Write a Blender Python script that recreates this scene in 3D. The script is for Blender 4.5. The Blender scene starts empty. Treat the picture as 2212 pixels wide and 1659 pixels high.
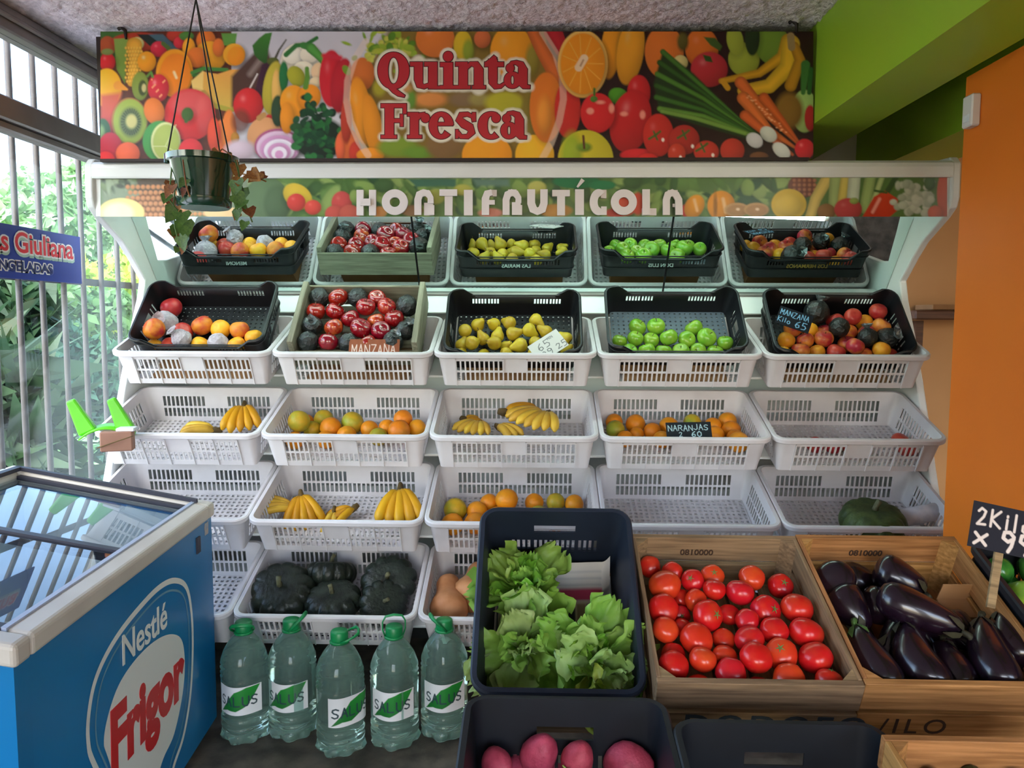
import bpy, math, random
import numpy as np
from mathutils import Vector, Matrix

random.seed(7)
S = bpy.context.scene
COL = S.collection
PI = math.pi

# ------------------------------------------------------------------ camera
IMW, IMH, FPX = 2212, 1659, 1670.0
CAMH = 1.36
_p, _y, _r = math.radians(4.8), math.radians(1.69), math.radians(0.22)
_f0 = Vector((-math.sin(_y), math.cos(_y), 0)); _r0 = Vector((math.cos(_y), math.sin(_y), 0)); _u0 = Vector((0, 0, 1))
FW = _f0 * math.cos(_p) - _u0 * math.sin(_p)
_u2 = _u0 * math.cos(_p) + _f0 * math.sin(_p)
RT = _r0 * math.cos(_r) + _u2 * math.sin(_r)
UP = _u2 * math.cos(_r) - _r0 * math.sin(_r)
CAM = Vector((0, 0, CAMH))
cd = bpy.data.cameras.new('camera'); co = bpy.data.objects.new('camera', cd); COL.objects.link(co)
cd.sensor_width = 36; cd.lens = FPX * 36 / IMW; cd.clip_start = 0.05; cd.clip_end = 300
co.matrix_world = Matrix(((RT.x, UP.x, -FW.x, CAM.x), (RT.y, UP.y, -FW.y, CAM.y), (RT.z, UP.z, -FW.z, CAM.z), (0, 0, 0, 1)))
S.camera = co

# ------------------------------------------------------------------ world, sun, exposure
w = bpy.data.worlds.new('sky'); S.world = w; w.use_nodes = True
nt = w.node_tree; bg = nt.nodes['Background']
sky = nt.nodes.new('ShaderNodeTexSky'); sky.sky_type = 'NISHITA'; sky.sun_disc = False
sky.sun_elevation = math.radians(48); sky.sun_rotation = math.radians(200); sky.dust_density = 2.5; sky.ozone_density = 1.0
nt.links.new(sky.outputs[0], bg.inputs[0]); bg.inputs[1].default_value = 1.5
sl = bpy.data.lights.new('sun', 'SUN'); so = bpy.data.objects.new('sun', sl); COL.objects.link(so)
sl.energy = 7.0; sl.angle = 0.02; sl.color = (1, .95, .86); so.rotation_euler = Vector((-.35, .62, -.70)).to_track_quat('-Z', 'Y').to_euler()
VS = S.view_settings
VS.view_transform = 'Standard'; VS.look = 'None'; VS.gamma = 1; VS.use_curve_mapping = False; VS.exposure = 0.32

# ------------------------------------------------------------------ pixel rays (2212 x 1659 frame)
def ray(u, v): return RT * ((u - IMW / 2) / FPX) - UP * ((v - IMH / 2) / FPX) + FW
def PY(u, v, Y): d = ray(u, v); return CAM + d * (Y / d.y)
def PX(u, v, X): d = ray(u, v); return CAM + d * (X / d.x)
def PZ(u, v, Z): d = ray(u, v); return CAM + d * ((Z - CAMH) / d.z)
def PP(u, v, q, n): d = ray(u, v); return CAM + d * ((Vector(q) - CAM).dot(n) / d.dot(n))
def pix(P):
    q = Vector(P) - CAM; d = q.dot(FW); return (IMW / 2 + FPX * q.dot(RT) / d, IMH / 2 - FPX * q.dot(UP) / d)

# ------------------------------------------------------------------ materials
def lin(h):
    if not isinstance(h, str): return tuple(h) + (1,) if len(h) == 3 else h
    h = h.lstrip('#'); c = [int(h[i:i + 2], 16) / 255 for i in (0, 2, 4)]
    return tuple(x / 12.92 if x <= .04045 else ((x + .055) / 1.055) ** 2.4 for x in c) + (1,)
MATS = {}
def mat(name, col, col2=None, scale=8, rough=.5, spec=.5, bump=0, bscale=40, rnd=0, detail=3, stretch=None, metal=0, coat=0, lo=.35, hi=.65, sheen=0, transl=0):
    if name in MATS: return MATS[name]
    m = bpy.data.materials.new(name); m.use_nodes = True; t = m.node_tree; b = t.nodes['Principled BSDF']
    b.inputs['Roughness'].default_value = rough; b.inputs['Specular IOR Level'].default_value = spec
    b.inputs['Metallic'].default_value = metal; b.inputs['Coat Weight'].default_value = coat; b.inputs['Coat Roughness'].default_value = .08
    b.inputs['Base Color'].default_value = lin(col)
    tc = t.nodes.new('ShaderNodeTexCoord'); vec = tc.outputs['Object']
    if stretch:
        mp = t.nodes.new('ShaderNodeMapping'); mp.inputs['Scale'].default_value = stretch; t.links.new(vec, mp.inputs[0]); vec = mp.outputs[0]
    oi = t.nodes.new('ShaderNodeObjectInfo')
    colout = None
    if col2 is not None:
        n = t.nodes.new('ShaderNodeTexNoise'); n.noise_dimensions = '4D'; n.inputs['Scale'].default_value = scale; n.inputs['Detail'].default_value = detail
        mm = t.nodes.new('ShaderNodeMath'); mm.operation = 'MULTIPLY'; mm.inputs[1].default_value = 37; t.links.new(oi.outputs['Random'], mm.inputs[0]); t.links.new(mm.outputs[0], n.inputs['W'])
        t.links.new(vec, n.inputs['Vector'])
        mr = t.nodes.new('ShaderNodeMapRange'); mr.inputs[1].default_value = lo; mr.inputs[2].default_value = hi
        t.links.new(n.outputs[0], mr.inputs[0])
        mx = t.nodes.new('ShaderNodeMix'); mx.data_type = 'RGBA'; t.links.new(mr.outputs[0], mx.inputs[0])
        mx.inputs[6].default_value = lin(col); mx.inputs[7].default_value = lin(col2); colout = mx.outputs[2]
    if rnd and colout is not None:
        hs = t.nodes.new('ShaderNodeHueSaturation'); r1 = t.nodes.new('ShaderNodeMapRange')
        r1.inputs[3].default_value = 1 - rnd; r1.inputs[4].default_value = 1 + rnd; t.links.new(oi.outputs['Random'], r1.inputs[0])
        t.links.new(r1.outputs[0], hs.inputs['Value']); r2 = t.nodes.new('ShaderNodeMapRange'); r2.inputs[3].default_value = .5 - rnd * .07; r2.inputs[4].default_value = .5 + rnd * .07
        t.links.new(oi.outputs['Random'], r2.inputs[0]); t.links.new(r2.outputs[0], hs.inputs['Hue']); t.links.new(colout, hs.inputs['Color']); colout = hs.outputs[0]
    if colout is not None: t.links.new(colout, b.inputs['Base Color'])
    if bump:
        n2 = t.nodes.new('ShaderNodeTexNoise'); n2.inputs['Scale'].default_value = bscale; n2.inputs['Detail'].default_value = 4; t.links.new(vec, n2.inputs['Vector'])
        bp = t.nodes.new('ShaderNodeBump'); bp.inputs['Strength'].default_value = bump; bp.inputs['Distance'].default_value = .01
        t.links.new(n2.outputs[0], bp.inputs['Height']); t.links.new(bp.outputs[0], b.inputs['Normal'])
    if transl:
        tr = t.nodes.new('ShaderNodeBsdfTranslucent'); ms = t.nodes.new('ShaderNodeMixShader'); ms.inputs[0].default_value = transl
        if colout is not None: t.links.new(colout, tr.inputs[0])
        else: tr.inputs[0].default_value = lin(col)
        t.links.new(b.outputs[0], ms.inputs[1]); t.links.new(tr.outputs[0], ms.inputs[2]); t.links.new(ms.outputs[0], t.nodes['Material Output'].inputs[0])
    MATS[name] = m; return m
def attr_mat(name, rough=.4, spec=.4):
    if name in MATS: return MATS[name]
    m = bpy.data.materials.new(name); m.use_nodes = True; t = m.node_tree; b = t.nodes['Principled BSDF']
    a = t.nodes.new('ShaderNodeAttribute'); a.attribute_name = 'Col'; t.links.new(a.outputs['Color'], b.inputs['Base Color'])
    b.inputs['Roughness'].default_value = rough; b.inputs['Specular IOR Level'].default_value = spec; MATS[name] = m; return m
def glass_mat(name, tint, rough=.0, refl=.9, ior=1.45, body=None, bodyamt=0.0):
    m = bpy.data.materials.new(name); m.use_nodes = True; t = m.node_tree; t.nodes.remove(t.nodes['Principled BSDF'])
    tr = t.nodes.new('ShaderNodeBsdfTransparent'); tr.inputs[0].default_value = lin(tint)
    gl = t.nodes.new('ShaderNodeBsdfGlossy'); gl.inputs['Roughness'].default_value = rough; gl.inputs[0].default_value = (refl, refl, refl, 1)
    lw = t.nodes.new('ShaderNodeLayerWeight'); lw.inputs[0].default_value = .5; pw = t.nodes.new('ShaderNodeMath'); pw.operation = 'POWER'; pw.inputs[1].default_value = 5; t.links.new(lw.outputs['Facing'], pw.inputs[0])
    f0 = ((ior - 1) / (ior + 1)) ** 2; fr = t.nodes.new('ShaderNodeMapRange'); fr.inputs[3].default_value = f0; fr.inputs[4].default_value = 1; t.links.new(pw.outputs[0], fr.inputs[0])
    ms = t.nodes.new('ShaderNodeMixShader'); t.links.new(fr.outputs[0], ms.inputs[0])
    if body:
        df = t.nodes.new('ShaderNodeBsdfDiffuse'); df.inputs[0].default_value = lin(body); m2 = t.nodes.new('ShaderNodeMixShader'); m2.inputs[0].default_value = bodyamt
        t.links.new(tr.outputs[0], m2.inputs[1]); t.links.new(df.outputs[0], m2.inputs[2]); t.links.new(m2.outputs[0], ms.inputs[1])
    else: t.links.new(tr.outputs[0], ms.inputs[1])
    t.links.new(gl.outputs[0], ms.inputs[2]); t.links.new(ms.outputs[0], t.nodes['Material Output'].inputs[0]); MATS[name] = m; return m
def emit_mat(name, col, st):
    m = bpy.data.materials.new(name); m.use_nodes = True; t = m.node_tree; b = t.nodes['Principled BSDF']
    b.inputs['Emission Color'].default_value = lin(col); b.inputs['Emission Strength'].default_value = st; MATS[name] = m; return m

# ------------------------------------------------------------------ mesh helpers
class MB:
    def __init__(s): s.v = []; s.f = []; s.cr = False
    def add(s, vs, fs, M=None):
        o = len(s.v)
        for p in vs: s.v.append(tuple(M @ Vector(p)) if M is not None else tuple(p))
        s.f += [tuple(i + o for i in f) for f in fs]; return s
    def box(s, c, d, M=None):
        x, y, z = d[0] / 2, d[1] / 2, d[2] / 2
        vs = [(c[0] + a * x, c[1] + b * y, c[2] + e * z) for a in (-1, 1) for b in (-1, 1) for e in (-1, 1)]
        return s.add(vs, [(0, 1, 3, 2), (4, 6, 7, 5), (0, 4, 5, 1), (2, 3, 7, 6), (0, 2, 6, 4), (1, 5, 7, 3)], M)
    def rbox(s, c, d, b=.004, M=None):
        # box with chamfered edges (24 verts)
        h = [q / 2 for q in d]; b = min(b, min(h) * .9); vs = []; idx = {}
        for sx in (-1, 1):
            for sy in (-1, 1):
                for sz in (-1, 1):
                    for ax in range(3):
                        p = [sx * h[0], sy * h[1], sz * h[2]]
                        for k in range(3):
                            if k != ax: p[k] -= (sx, sy, sz)[k] * b
                        idx[(sx, sy, sz, ax)] = len(vs); vs.append((p[0] + c[0], p[1] + c[1], p[2] + c[2]))
        fs = []
        for ax in range(3):
            o = [k for k in range(3) if k != ax]
            for sg in (-1, 1):
                q = []
                for a, e in ((-1, -1), (1, -1), (1, 1), (-1, 1)):
                    t = [0, 0, 0]; t[ax] = sg; t[o[0]] = a; t[o[1]] = e; q.append(idx[(*t, ax)])
                fs.append(tuple(q))
        for ax in range(3):  # edges parallel to ax
            o = [k for k in range(3) if k != ax]
            for a in (-1, 1):
                for e in (-1, 1):
                    t = [0, 0, 0]; t[o[0]] = a; t[o[1]] = e; t0 = t[:]; t1 = t[:]; t0[ax] = -1; t1[ax] = 1
                    fs.append((idx[(*t0, o[0])], idx[(*t1, o[0])], idx[(*t1, o[1])], idx[(*t0, o[1])]))
        for sx in (-1, 1):
            for sy in (-1, 1):
                for sz in (-1, 1): fs.append(tuple(idx[(sx, sy, sz, a)] for a in range(3)))
        return s.add(vs, fs, M)
    def tube(s, pts, r, n=8, M=None, cap=True, flat=None):
        pts = [Vector(p) for p in pts]; N = len(pts); rs = r if isinstance(r, (list, tuple)) else [r] * N
        vs = []; fs = []; prev = None
        for i, p in enumerate(pts):
            t = (pts[min(i + 1, N - 1)] - pts[max(i - 1, 0)]).normalized()
            if prev is None:
                a = Vector((0, 0, 1)) if abs(t.z) < .9 else Vector((1, 0, 0)); e = t.cross(a).normalized()
            else: e = (prev - t * prev.dot(t)).normalized()
            prev = e; g = t.cross(e)
            for k in range(n):
                an = 2 * PI * k / n; vs.append(p + e * (rs[i] * math.cos(an)) + g * (rs[i] * math.sin(an) * (flat or 1)))
        for i in range(N - 1):
            for k in range(n): fs.append((i * n + k, i * n + (k + 1) % n, (i + 1) * n + (k + 1) % n, (i + 1) * n + k))
        if cap: fs.append(tuple(range(n - 1, -1, -1))); fs.append(tuple((N - 1) * n + k for k in range(n)))
        return s.add(vs, fs, M)
    def lathe(s, prof, n=20, M=None, fn=None):
        vs = []; fs = []
        for i, (r, z) in enumerate(prof):
            for k in range(n):
                a = 2 * PI * k / n; p = (r * math.cos(a), r * math.sin(a), z)
                vs.append(fn(p, a, i) if fn else p)
        for i in range(len(prof) - 1):
            for k in range(n): fs.append((i * n + k, i * n + (k + 1) % n, (i + 1) * n + (k + 1) % n, (i + 1) * n + k))
        if prof[0][0] > 1e-5: fs.append(tuple(range(n - 1, -1, -1)))
        if prof[-1][0] > 1e-5: fs.append(tuple((len(prof) - 1) * n + k for k in range(n)))
        return s.add(vs, fs, M)
    def prism(s, poly, t, M=None):
        n = len(poly); vs = [(x, y, 0) for x, y in poly] + [(x, y, t) for x, y in poly]
        fs = [tuple(range(n - 1, -1, -1)), tuple(range(n, 2 * n))] + [(i, (i + 1) % n, n + (i + 1) % n, n + i) for i in range(n)]
        return s.add(vs, fs, M)
    def mesh(s, name, m, smooth=False):
        me = bpy.data.meshes.new(name); me.from_pydata(s.v, [], s.f); me.validate()
        if smooth: me.polygons.foreach_set('use_smooth', [True] * len(me.polygons))
        if m: me.materials.append(m)
        # consistent normals
        import bmesh
        b = bmesh.new(); b.from_mesh(me); bmesh.ops.remove_doubles(b, verts=b.verts, dist=1e-6); bmesh.ops.recalc_face_normals(b, faces=b.faces); b.to_mesh(me); b.free()
        return me
    def build(s, name, m, parent=None, smooth=False, M=None): return obj(name, s.mesh(name, m, smooth), parent, M)
def obj(name, me, parent=None, M=None):
    o = bpy.data.objects.new(name, me); COL.objects.link(o)
    if parent is not None: o.parent = parent
    if M is not None: o.matrix_basis = M
    return o
def empty(name, M=None): o = obj(name, None, None, M); o.empty_display_size = .05; return o
def tag(o, label, cat, group=None):
    o['label'] = label; o['category'] = cat
    if group: o['group'] = group
    return o
def struct(o): o['kind'] = 'structure'; return o
def T(x, y=None, z=None): return Matrix.Translation((x, y, z) if y is not None else x)
def R(ax, a): return Matrix.Rotation(a, 4, ax)
def smooth_angle(me, deg=40):
    import bmesh
    b = bmesh.new(); b.from_mesh(me)
    for f in b.faces: f.smooth = True
    for e in b.edges:
        if len(e.link_faces) == 2 and e.calc_face_angle(0) > math.radians(deg): e.smooth = False
    b.to_mesh(me); b.free(); return me

ORD = 'first second third fourth fifth sixth seventh eighth ninth tenth eleventh twelfth thirteenth fourteenth fifteenth'.split()

# ------------------------------------------------------------------ colour canvases for flat prints
class Canvas:
    def __init__(s, x0, y0, x1, y1, nx, ny, base):
        s.b = (x0, y0, x1, y1); s.nx, s.ny = nx, ny
        gx = np.linspace(x0, x1, nx); gy = np.linspace(y0, y1, ny)
        s.X, s.Y = np.meshgrid(gx, gy); s.C = np.zeros((ny, nx, 3)); s.C[:] = np.array(lin(base)[:3]); s.px = abs(x1 - x0) / nx; s.ao = 0
    def put(s, a, c): s.C += (np.array(c) - s.C) * np.clip(a, 0, 1)[..., None]
    def ell(s, cx, cy, rx, ry, col, ang=0, shade=.55, hl=0, soft=None, lx=-.35, ly=-.4, alpha=1):
        a = math.radians(ang); dx = s.X - cx; dy = s.Y - cy
        ex = (dx * math.cos(a) + dy * math.sin(a)) / rx; ey = (-dx * math.sin(a) + dy * math.cos(a)) / ry
        d = np.sqrt(ex * ex + ey * ey); sf = (soft or 1.2 * s.px) / min(rx, ry)
        al = np.clip((1 - d) / sf + .5, 0, 1) * alpha
        if al.max() <= 0: return
        if s.ao and min(rx, ry) > 9 and soft is None:
            sx_ = np.sqrt(((dx - 3) / (rx + 9)) ** 2 + ((dy - 4) / (ry + 9)) ** 2); s.C *= (1 - s.ao * np.clip((1 - sx_) * min(rx, ry) / 9, 0, 1))[..., None]
        c = np.array(lin(col)[:3]); q = np.clip(1.12 - shade * ((ex - lx) ** 2 + (ey - ly) ** 2) * .45, .2, 1.25)[..., None] * c
        if hl: q = q + hl * np.exp(-((ex - lx) ** 2 + (ey - ly) ** 2) / .03)[..., None]
        s.C += (q - s.C) * al[..., None]
    def poly(s, pts, col, soft=None, grad=None):
        n = len(pts); inside = np.zeros(s.X.shape, bool); dm = np.full(s.X.shape, 1e9)
        for i in range(n):
            (ax, ay), (bx, by) = pts[i], pts[(i + 1) % n]
            if ay != by:
                c = ((ay > s.Y) != (by > s.Y)) & (s.X < (bx - ax) * (s.Y - ay) / (by - ay) + ax); inside ^= c
            dm = np.minimum(dm, s.seg(ax, ay, bx, by)[0])
        sd = np.where(inside, dm, -dm); al = np.clip(sd / (soft or 1.2 * s.px) + .5, 0, 1)
        c = np.array(lin(col)[:3])
        if grad is not None:
            c2 = np.array(lin(grad)[:3]); ys = [p[1] for p in pts]; t = np.clip((s.Y - min(ys)) / (max(ys) - min(ys)), 0, 1)[..., None]; c = c + (c2 - c) * t
        s.C += (c - s.C) * al[..., None]
    def seg(s, ax, ay, bx, by):
        vx, vy = bx - ax, by - ay; L = vx * vx + vy * vy + 1e-12
        t = np.clip(((s.X - ax) * vx + (s.Y - ay) * vy) / L, 0, 1)
        return np.hypot(s.X - ax - t * vx, s.Y - ay - t * vy), t
    def line(s, pts, w, col, w2=None, soft=None, alpha=1, shade=0):
        w2 = w if w2 is None else w2; n = len(pts) - 1; best = np.full(s.X.shape, -1e9)
        for i in range(n):
            d, t = s.seg(*pts[i], *pts[i + 1]); ww = (w + (w2 - w) * (i + t) / n) / 2; best = np.maximum(best, ww - d)
        al = np.clip(best / (soft or 1.2 * s.px) + .5, 0, 1) * alpha; c = np.array(lin(col)[:3])
        if shade: c = c * np.clip(1 - shade + shade * 2.2 * np.clip(best / (max(w, w2) / 2), 0, 1), 0, 1.15)[..., None]
        s.C += (c - s.C) * al[..., None]
    def text(s, txt, x, y, h, w, gap, th, col, jit=0, dirx=(1, 0), diry=(0, -1), rs=3):
        rr = random.Random(rs); ln = math.hypot(*dirx)
        for ch in txt:
            if ch == ' ': x += dirx[0] * w * .7; y += dirx[1] * w * .7; continue
            jy = rr.uniform(-jit, jit) * h; sc = 1 + rr.uniform(-jit, jit)
            for st in GL[ch]:
                s.line([(x + dirx[0] * px * w + diry[0] * (py * h * sc + jy), y + dirx[1] * px * w + diry[1] * (py * h * sc + jy)) for px, py in st], th, col)
            adv = (w if ch not in "I1il." else w * .35) + gap; x += dirx[0] * adv; y += dirx[1] * adv
    def mottle(s, amt, sc, seed=0):
        rg = np.random.RandomState(seed); f = np.zeros(s.X.shape)
        for k in range(6):
            a = rg.uniform(0, 6.28); b = rg.uniform(.5, 2) / sc; f += np.sin(s.X * b * math.cos(a) + s.Y * b * math.sin(a) + rg.uniform(0, 6))
        s.C *= (1 + amt * f / 6)[..., None]
    def build(s, name, m, place, parent=None, gain=1.0, M=None):
        # place(x, y) -> 3-D point, in canvas coordinates (vectorised through python)
        v = [place(x, y) for x, y in zip(s.X.ravel().tolist(), s.Y.ravel().tolist())]
        nx = s.nx; i = np.arange((s.ny - 1) * (nx - 1)); r_ = i // (nx - 1); c_ = i % (nx - 1); a = r_ * nx + c_
        F = np.stack([a, a + nx, a + nx + 1, a + 1], 1)
        me = bpy.data.meshes.new(name); me.from_pydata(v, [], F.tolist()); me.materials.append(m)
        at = me.color_attributes.new('Col', 'FLOAT_COLOR', 'POINT'); rgba = np.ones((s.ny * nx, 4), np.float32); rgba[:, :3] = np.clip(s.C.reshape(-1, 3) * gain, 0, 1); at.data.foreach_set('color', rgba.ravel())
        return obj(name, me, parent, M)
GL = {'A': [[(0, 0), (.5, 1), (1, 0)], [(.2, .4), (.8, .4)]], 'N': [[(0, 0), (0, 1), (1, 0), (1, 1)]], 'M': [[(0, 0), (0, 1), (.5, .4), (1, 1), (1, 0)]],
 'Z': [[(0, 1), (1, 1), (0, 0), (1, 0)]], 'R': [[(0, 0), (0, 1), (.7, 1), (1, .8), (.7, .5), (0, .5)], [(.5, .5), (1, 0)]], 'J': [[(.9, 1), (.9, .2), (.5, 0), (0, .2)]],
 'S': [[(1, .88), (.6, 1), (.15, .9), (.05, .7), (.3, .54), (.7, .46), (.95, .3), (.85, .08), (.4, 0), (0, .12)]], 'K': [[(0, 0), (0, 1)], [(.9, 1), (0, .45), (1, 0)]],
 'I': [[(.15, 0), (.15, 1)]], 'i': [[(.15, 0), (.15, .6)], [(.15, .78), (.15, .84)]], 'l': [[(.15, 0), (.15, 1)]], 'L': [[(0, 1), (0, 0), (.9, 0)]],
 'o': [[(.5, .6), (.1, .45), (.1, .15), (.5, 0), (.9, .15), (.9, .45), (.5, .6)]], 'O': [[(.5, 1), (.1, .75), (.1, .25), (.5, 0), (.9, .25), (.9, .75), (.5, 1)]],
 's': [[(.9, .52), (.4, .6), (.1, .45), (.9, .18), (.5, 0), (.05, .08)]], 'U': [[(0, 1), (0, .25), (.3, 0), (.7, 0), (1, .25), (1, 1)]], 'x': [[(0, .6), (.9, 0)], [(.9, .6), (0, 0)]],
 '9': [[(.9, .7), (.5, .5), (.1, .65), (.15, .95), (.55, 1), (.9, .8), (.8, .3), (.6, 0)]], '6': [[(.8, 1), (.3, .7), (.1, .3), (.4, 0), (.85, .15), (.8, .45), (.4, .5), (.12, .3)]],
 '5': [[(.9, 1), (.2, 1), (.15, .55), (.6, .6), (.9, .35), (.7, .05), (.1, 0)]], '3': [[(.1, .9), (.6, 1), (.85, .75), (.4, .52), (.9, .3), (.6, 0), (.05, .08)]],
 '2': [[(.1, .8), (.4, 1), (.85, .85), (.7, .5), (.1, 0), (.95, .05)]], '$': [[(1, .8), (.6, .9), (.15, .8), (.3, .54), (.7, .46), (.95, .2), (.4, .1), (0, .2)], [(.5, 1), (.5, 0)]], '.': [[(.1, 0), (.15, .03)]], '0': [[(.5, 1), (.1, .75), (.1, .25), (.5, 0), (.9, .25), (.9, .75), (.5, 1)]]}
def font_mesh(txt, size, name, m, bold=0, depth=.001, shear=0, spacing=1, align='CENTER'):
    cu = bpy.data.curves.new(name, 'FONT'); cu.body = txt; cu.size = size; cu.offset = bold; cu.extrude = depth; cu.shear = shear; cu.space_character = spacing
    cu.align_x = align; cu.align_y = 'CENTER' if align == 'CENTER' else 'TOP_BASELINE'; cu.resolution_u = 4
    o = bpy.data.objects.new(name, cu); COL.objects.link(o); dg = bpy.context.evaluated_depsgraph_get()
    me = bpy.data.meshes.new_from_object(o.evaluated_get(dg)); bpy.data.objects.remove(o); me.name = name; me.materials.clear(); me.materials.append(m); return me
# ------------------------------------------------------------------ common materials
M_white = mat('white_plastic', '#d4d0d2', '#bdb8ba', scale=6, rough=.38, spec=.4, lo=.45, hi=.8)
M_cab = mat('cabinet_enamel', '#e9ecea', '#d9dedb', scale=3, rough=.3, spec=.5, lo=.4, hi=.9)
M_black = mat('black_plastic', '#0b0c10', '#14151a', scale=9, rough=.42, spec=.45)
M_navy = mat('dark_blue_plastic', '#222b3a', '#1a212e', scale=7, rough=.5, spec=.35)
M_dark = mat('charcoal_plastic', '#0e1118', '#151921', scale=7, rough=.5, spec=.4)
M_wood = mat('crate_wood', '#9a7f5e', '#6f5a42', scale=5, rough=.7, spec=.2, stretch=(1.2, 22, 22), bump=.15, bscale=30, rnd=.12, detail=5)
M_wood2 = mat('warm_crate_wood', '#b98550', '#8c6034', scale=5, rough=.65, spec=.25, stretch=(1.2, 22, 22), bump=.15, bscale=30, rnd=.12, detail=5)
M_grey_wood = mat('weathered_wood', '#8d8a78', '#6b6757', scale=5, rough=.75, spec=.2, stretch=(1.2, 18, 18), bump=.2, bscale=30, rnd=.12, detail=5)
M_alu = mat('aluminium', '#8d8783', '#7a736f', scale=4, rough=.45, metal=.6)
M_board = mat('cardboard', '#a9805a', '#946c48', scale=5, rough=.85, spec=.1)
M_paperw = mat('white_paper', '#dcdde2', '#c9ccd6', scale=30, rough=.8, spec=.1, bump=.3, bscale=60)

# ------------------------------------------------------------------ the room
M_floor = mat('stone_floor', '#6e655c', '#443f3a', scale=14, rough=.45, spec=.4, detail=8, bump=.08, bscale=120)
M_ceil = mat('rough_plaster', '#f0e6e8', '#d2c7c9', scale=55, rough=.85, spec=.15, bump=.9, bscale=75, detail=6)
M_green = mat('green_paint', '#92c02e', '#9cba34', scale=1.6, rough=.45, spec=.35)
M_orange = mat('orange_paint', '#e57a1c', '#d86f1a', scale=1.5, rough=.6, spec=.3, bump=.03, bscale=160)
M_tan = mat('tan_paint', '#c89868', '#b8885a', scale=1.3, rough=.8, spec=.2)
M_wallw = mat('cream_wall', '#cfc8bd', '#c2bab0', scale=2, rough=.8, spec=.2)
def slab(name, x, y, z, m):
    b = MB(); b.box(((x[0] + x[1]) / 2, (y[0] + y[1]) / 2, (z[0] + z[1]) / 2), (x[1] - x[0], y[1] - y[0], z[1] - z[0])); return struct(b.build(name, m))
slab('floor', (-1.9, 4.2), (-3, 4.7), (-.12, 0), M_floor)
slab('wall_rear', (-1.9, 1.6), (3.75, 3.85), (0, 2.62), M_wallw)
slab('wall_annex', (1.6, 4.2), (4.6, 4.7), (0, 2.62), M_tan)
slab('wall_annex_side', (4.1, 4.2), (-3, 4.6), (0, 2.62), M_tan)
slab('ceiling_annex', (1.2, 4.2), (-3, 4.7), (2.62, 2.74), M_wallw)
# plaster ceiling, with the lumps modelled where the camera can see them
def ceil_mesh():
    rg = np.random.RandomState(4); xs = np.linspace(-1.86, .985, 300); ys = np.linspace(1.9, 3.0, 130); X, Y = np.meshgrid(xs, ys)
    n = np.zeros(X.shape)
    for k in range(40):
        a = rg.uniform(0, 6.28); f = rg.uniform(60, 330); n += np.sin(X * f * math.cos(a) + Y * f * math.sin(a) + rg.uniform(0, 6))
    Z = 2.402 + n * .0007 + rg.normal(0, .0011, X.shape)
    v = np.stack([X, Y, Z], -1).reshape(-1, 3).tolist(); nx = 300; i = np.arange(129 * 299); a = i // 299 * nx + i % 299
    me = bpy.data.meshes.new('ceiling'); me.from_pydata(v, [], np.stack([a, a + 1, a + nx + 1, a + nx], 1).tolist()); me.materials.append(M_ceil)
    me.polygons.foreach_set('use_smooth', [True] * len(me.polygons)); return me
struct(obj('ceiling', ceil_mesh()))
slab('ceiling_slab', (-1.9, .985), (-3, 3.75), (2.412, 2.53), M_ceil); slab('ceiling_front', (-1.86, .985), (-3, 1.9), (2.395, 2.412), M_ceil)
slab('beam_green', (.985, 1.2), (-3, 3.75), (2.055, 2.62), M_green)
slab('beam_annex', (1.5, 1.75), (1.2, 4.6), (2.03, 2.62), M_green)
slab('pillar_orange', (1.232, 1.62), (1.93, 2.32), (0, 2.055), M_orange)
# street side behind the camera: a wall with a wide shop opening
slab('wall_street_pier', (-1.9, -1.15), (-3.1, -3), (0, 2.4), M_wallw); slab('wall_street_pier.001', (1.0, 2.0), (-3.1, -3), (0, 2.4), M_wallw)
slab('wall_street_lintel', (-1.15, 1.0), (-3.1, -3), (2.15, 2.4), M_wallw)
for x in (-.45, .45): slab('trim_1', (x - .03, x + .03), (-3.07, -3.02), (0, 2.15), M_alu)
# left: glazed wall, aluminium frame, bars outside
XW = -1.8
slab('wall_window_side', (-1.9, XW), (-3, 3.75), (0, .32), M_wallw); slab('wall_window_near', (-1.9, XW), (-3, .6), (.32, 2.42), M_wallw)
win = struct(empty('window_1'))
def alu(name, y, z, x=(-1.84, -1.76)):
    b = MB(); b.rbox((sum(x) / 2, (y[0] + y[1]) / 2, (z[0] + z[1]) / 2), (x[1] - x[0], y[1] - y[0], z[1] - z[0]), .006); return b.build(name, M_alu, win)
alu('top_rail', (.6, 3.75), (2.31, 2.395)); alu('top_channel', (.6, 3.75), (2.345, 2.365), (-1.76, -1.745))
alu('transom', (.6, 3.75), (2.015, 2.095)); alu('transom_groove', (.6, 3.75), (1.985, 2.015), (-1.83, -1.775)); alu('sill', (.6, 3.75), (.32, .37), (-1.86, -1.74)); alu('jamb', (3.7, 3.75), (.37, 2.31)); alu('jamb', (.6, .65), (.37, 2.31)); alu('mullion', (1.6, 1.66), (.37, 2.31))
MG = glass_mat('window_glass', '#f2f7f7', refl=.8)
for z in ((.37, 1.99), (2.095, 2.31)):
    b = MB(); b.box((XW, 2.18, sum(z) / 2), (.005, 3.05, z[1] - z[0])); b.build('pane', MG, win)
M_bar = mat('bar_paint', '#4e4a49', '#443c38', scale=9, rough=.6)
gr = empty('window_grille'); tag(gr, 'grey steel security bars standing outside the window glass', 'grille')
for i in range(20):
    y = 1.2 + i * .141 + .006; b = MB(); b.tube([(-1.96, y, -.1), (-1.96, y, 2.6)], .0115, 8); b.build('bar', M_bar, gr, True)
for z in (.25, 1.515):
    b = MB(); b.box((-1.975, 2.55, z), (.012, 2.9, .03)); b.build('cross_rail', M_bar, gr)
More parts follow.
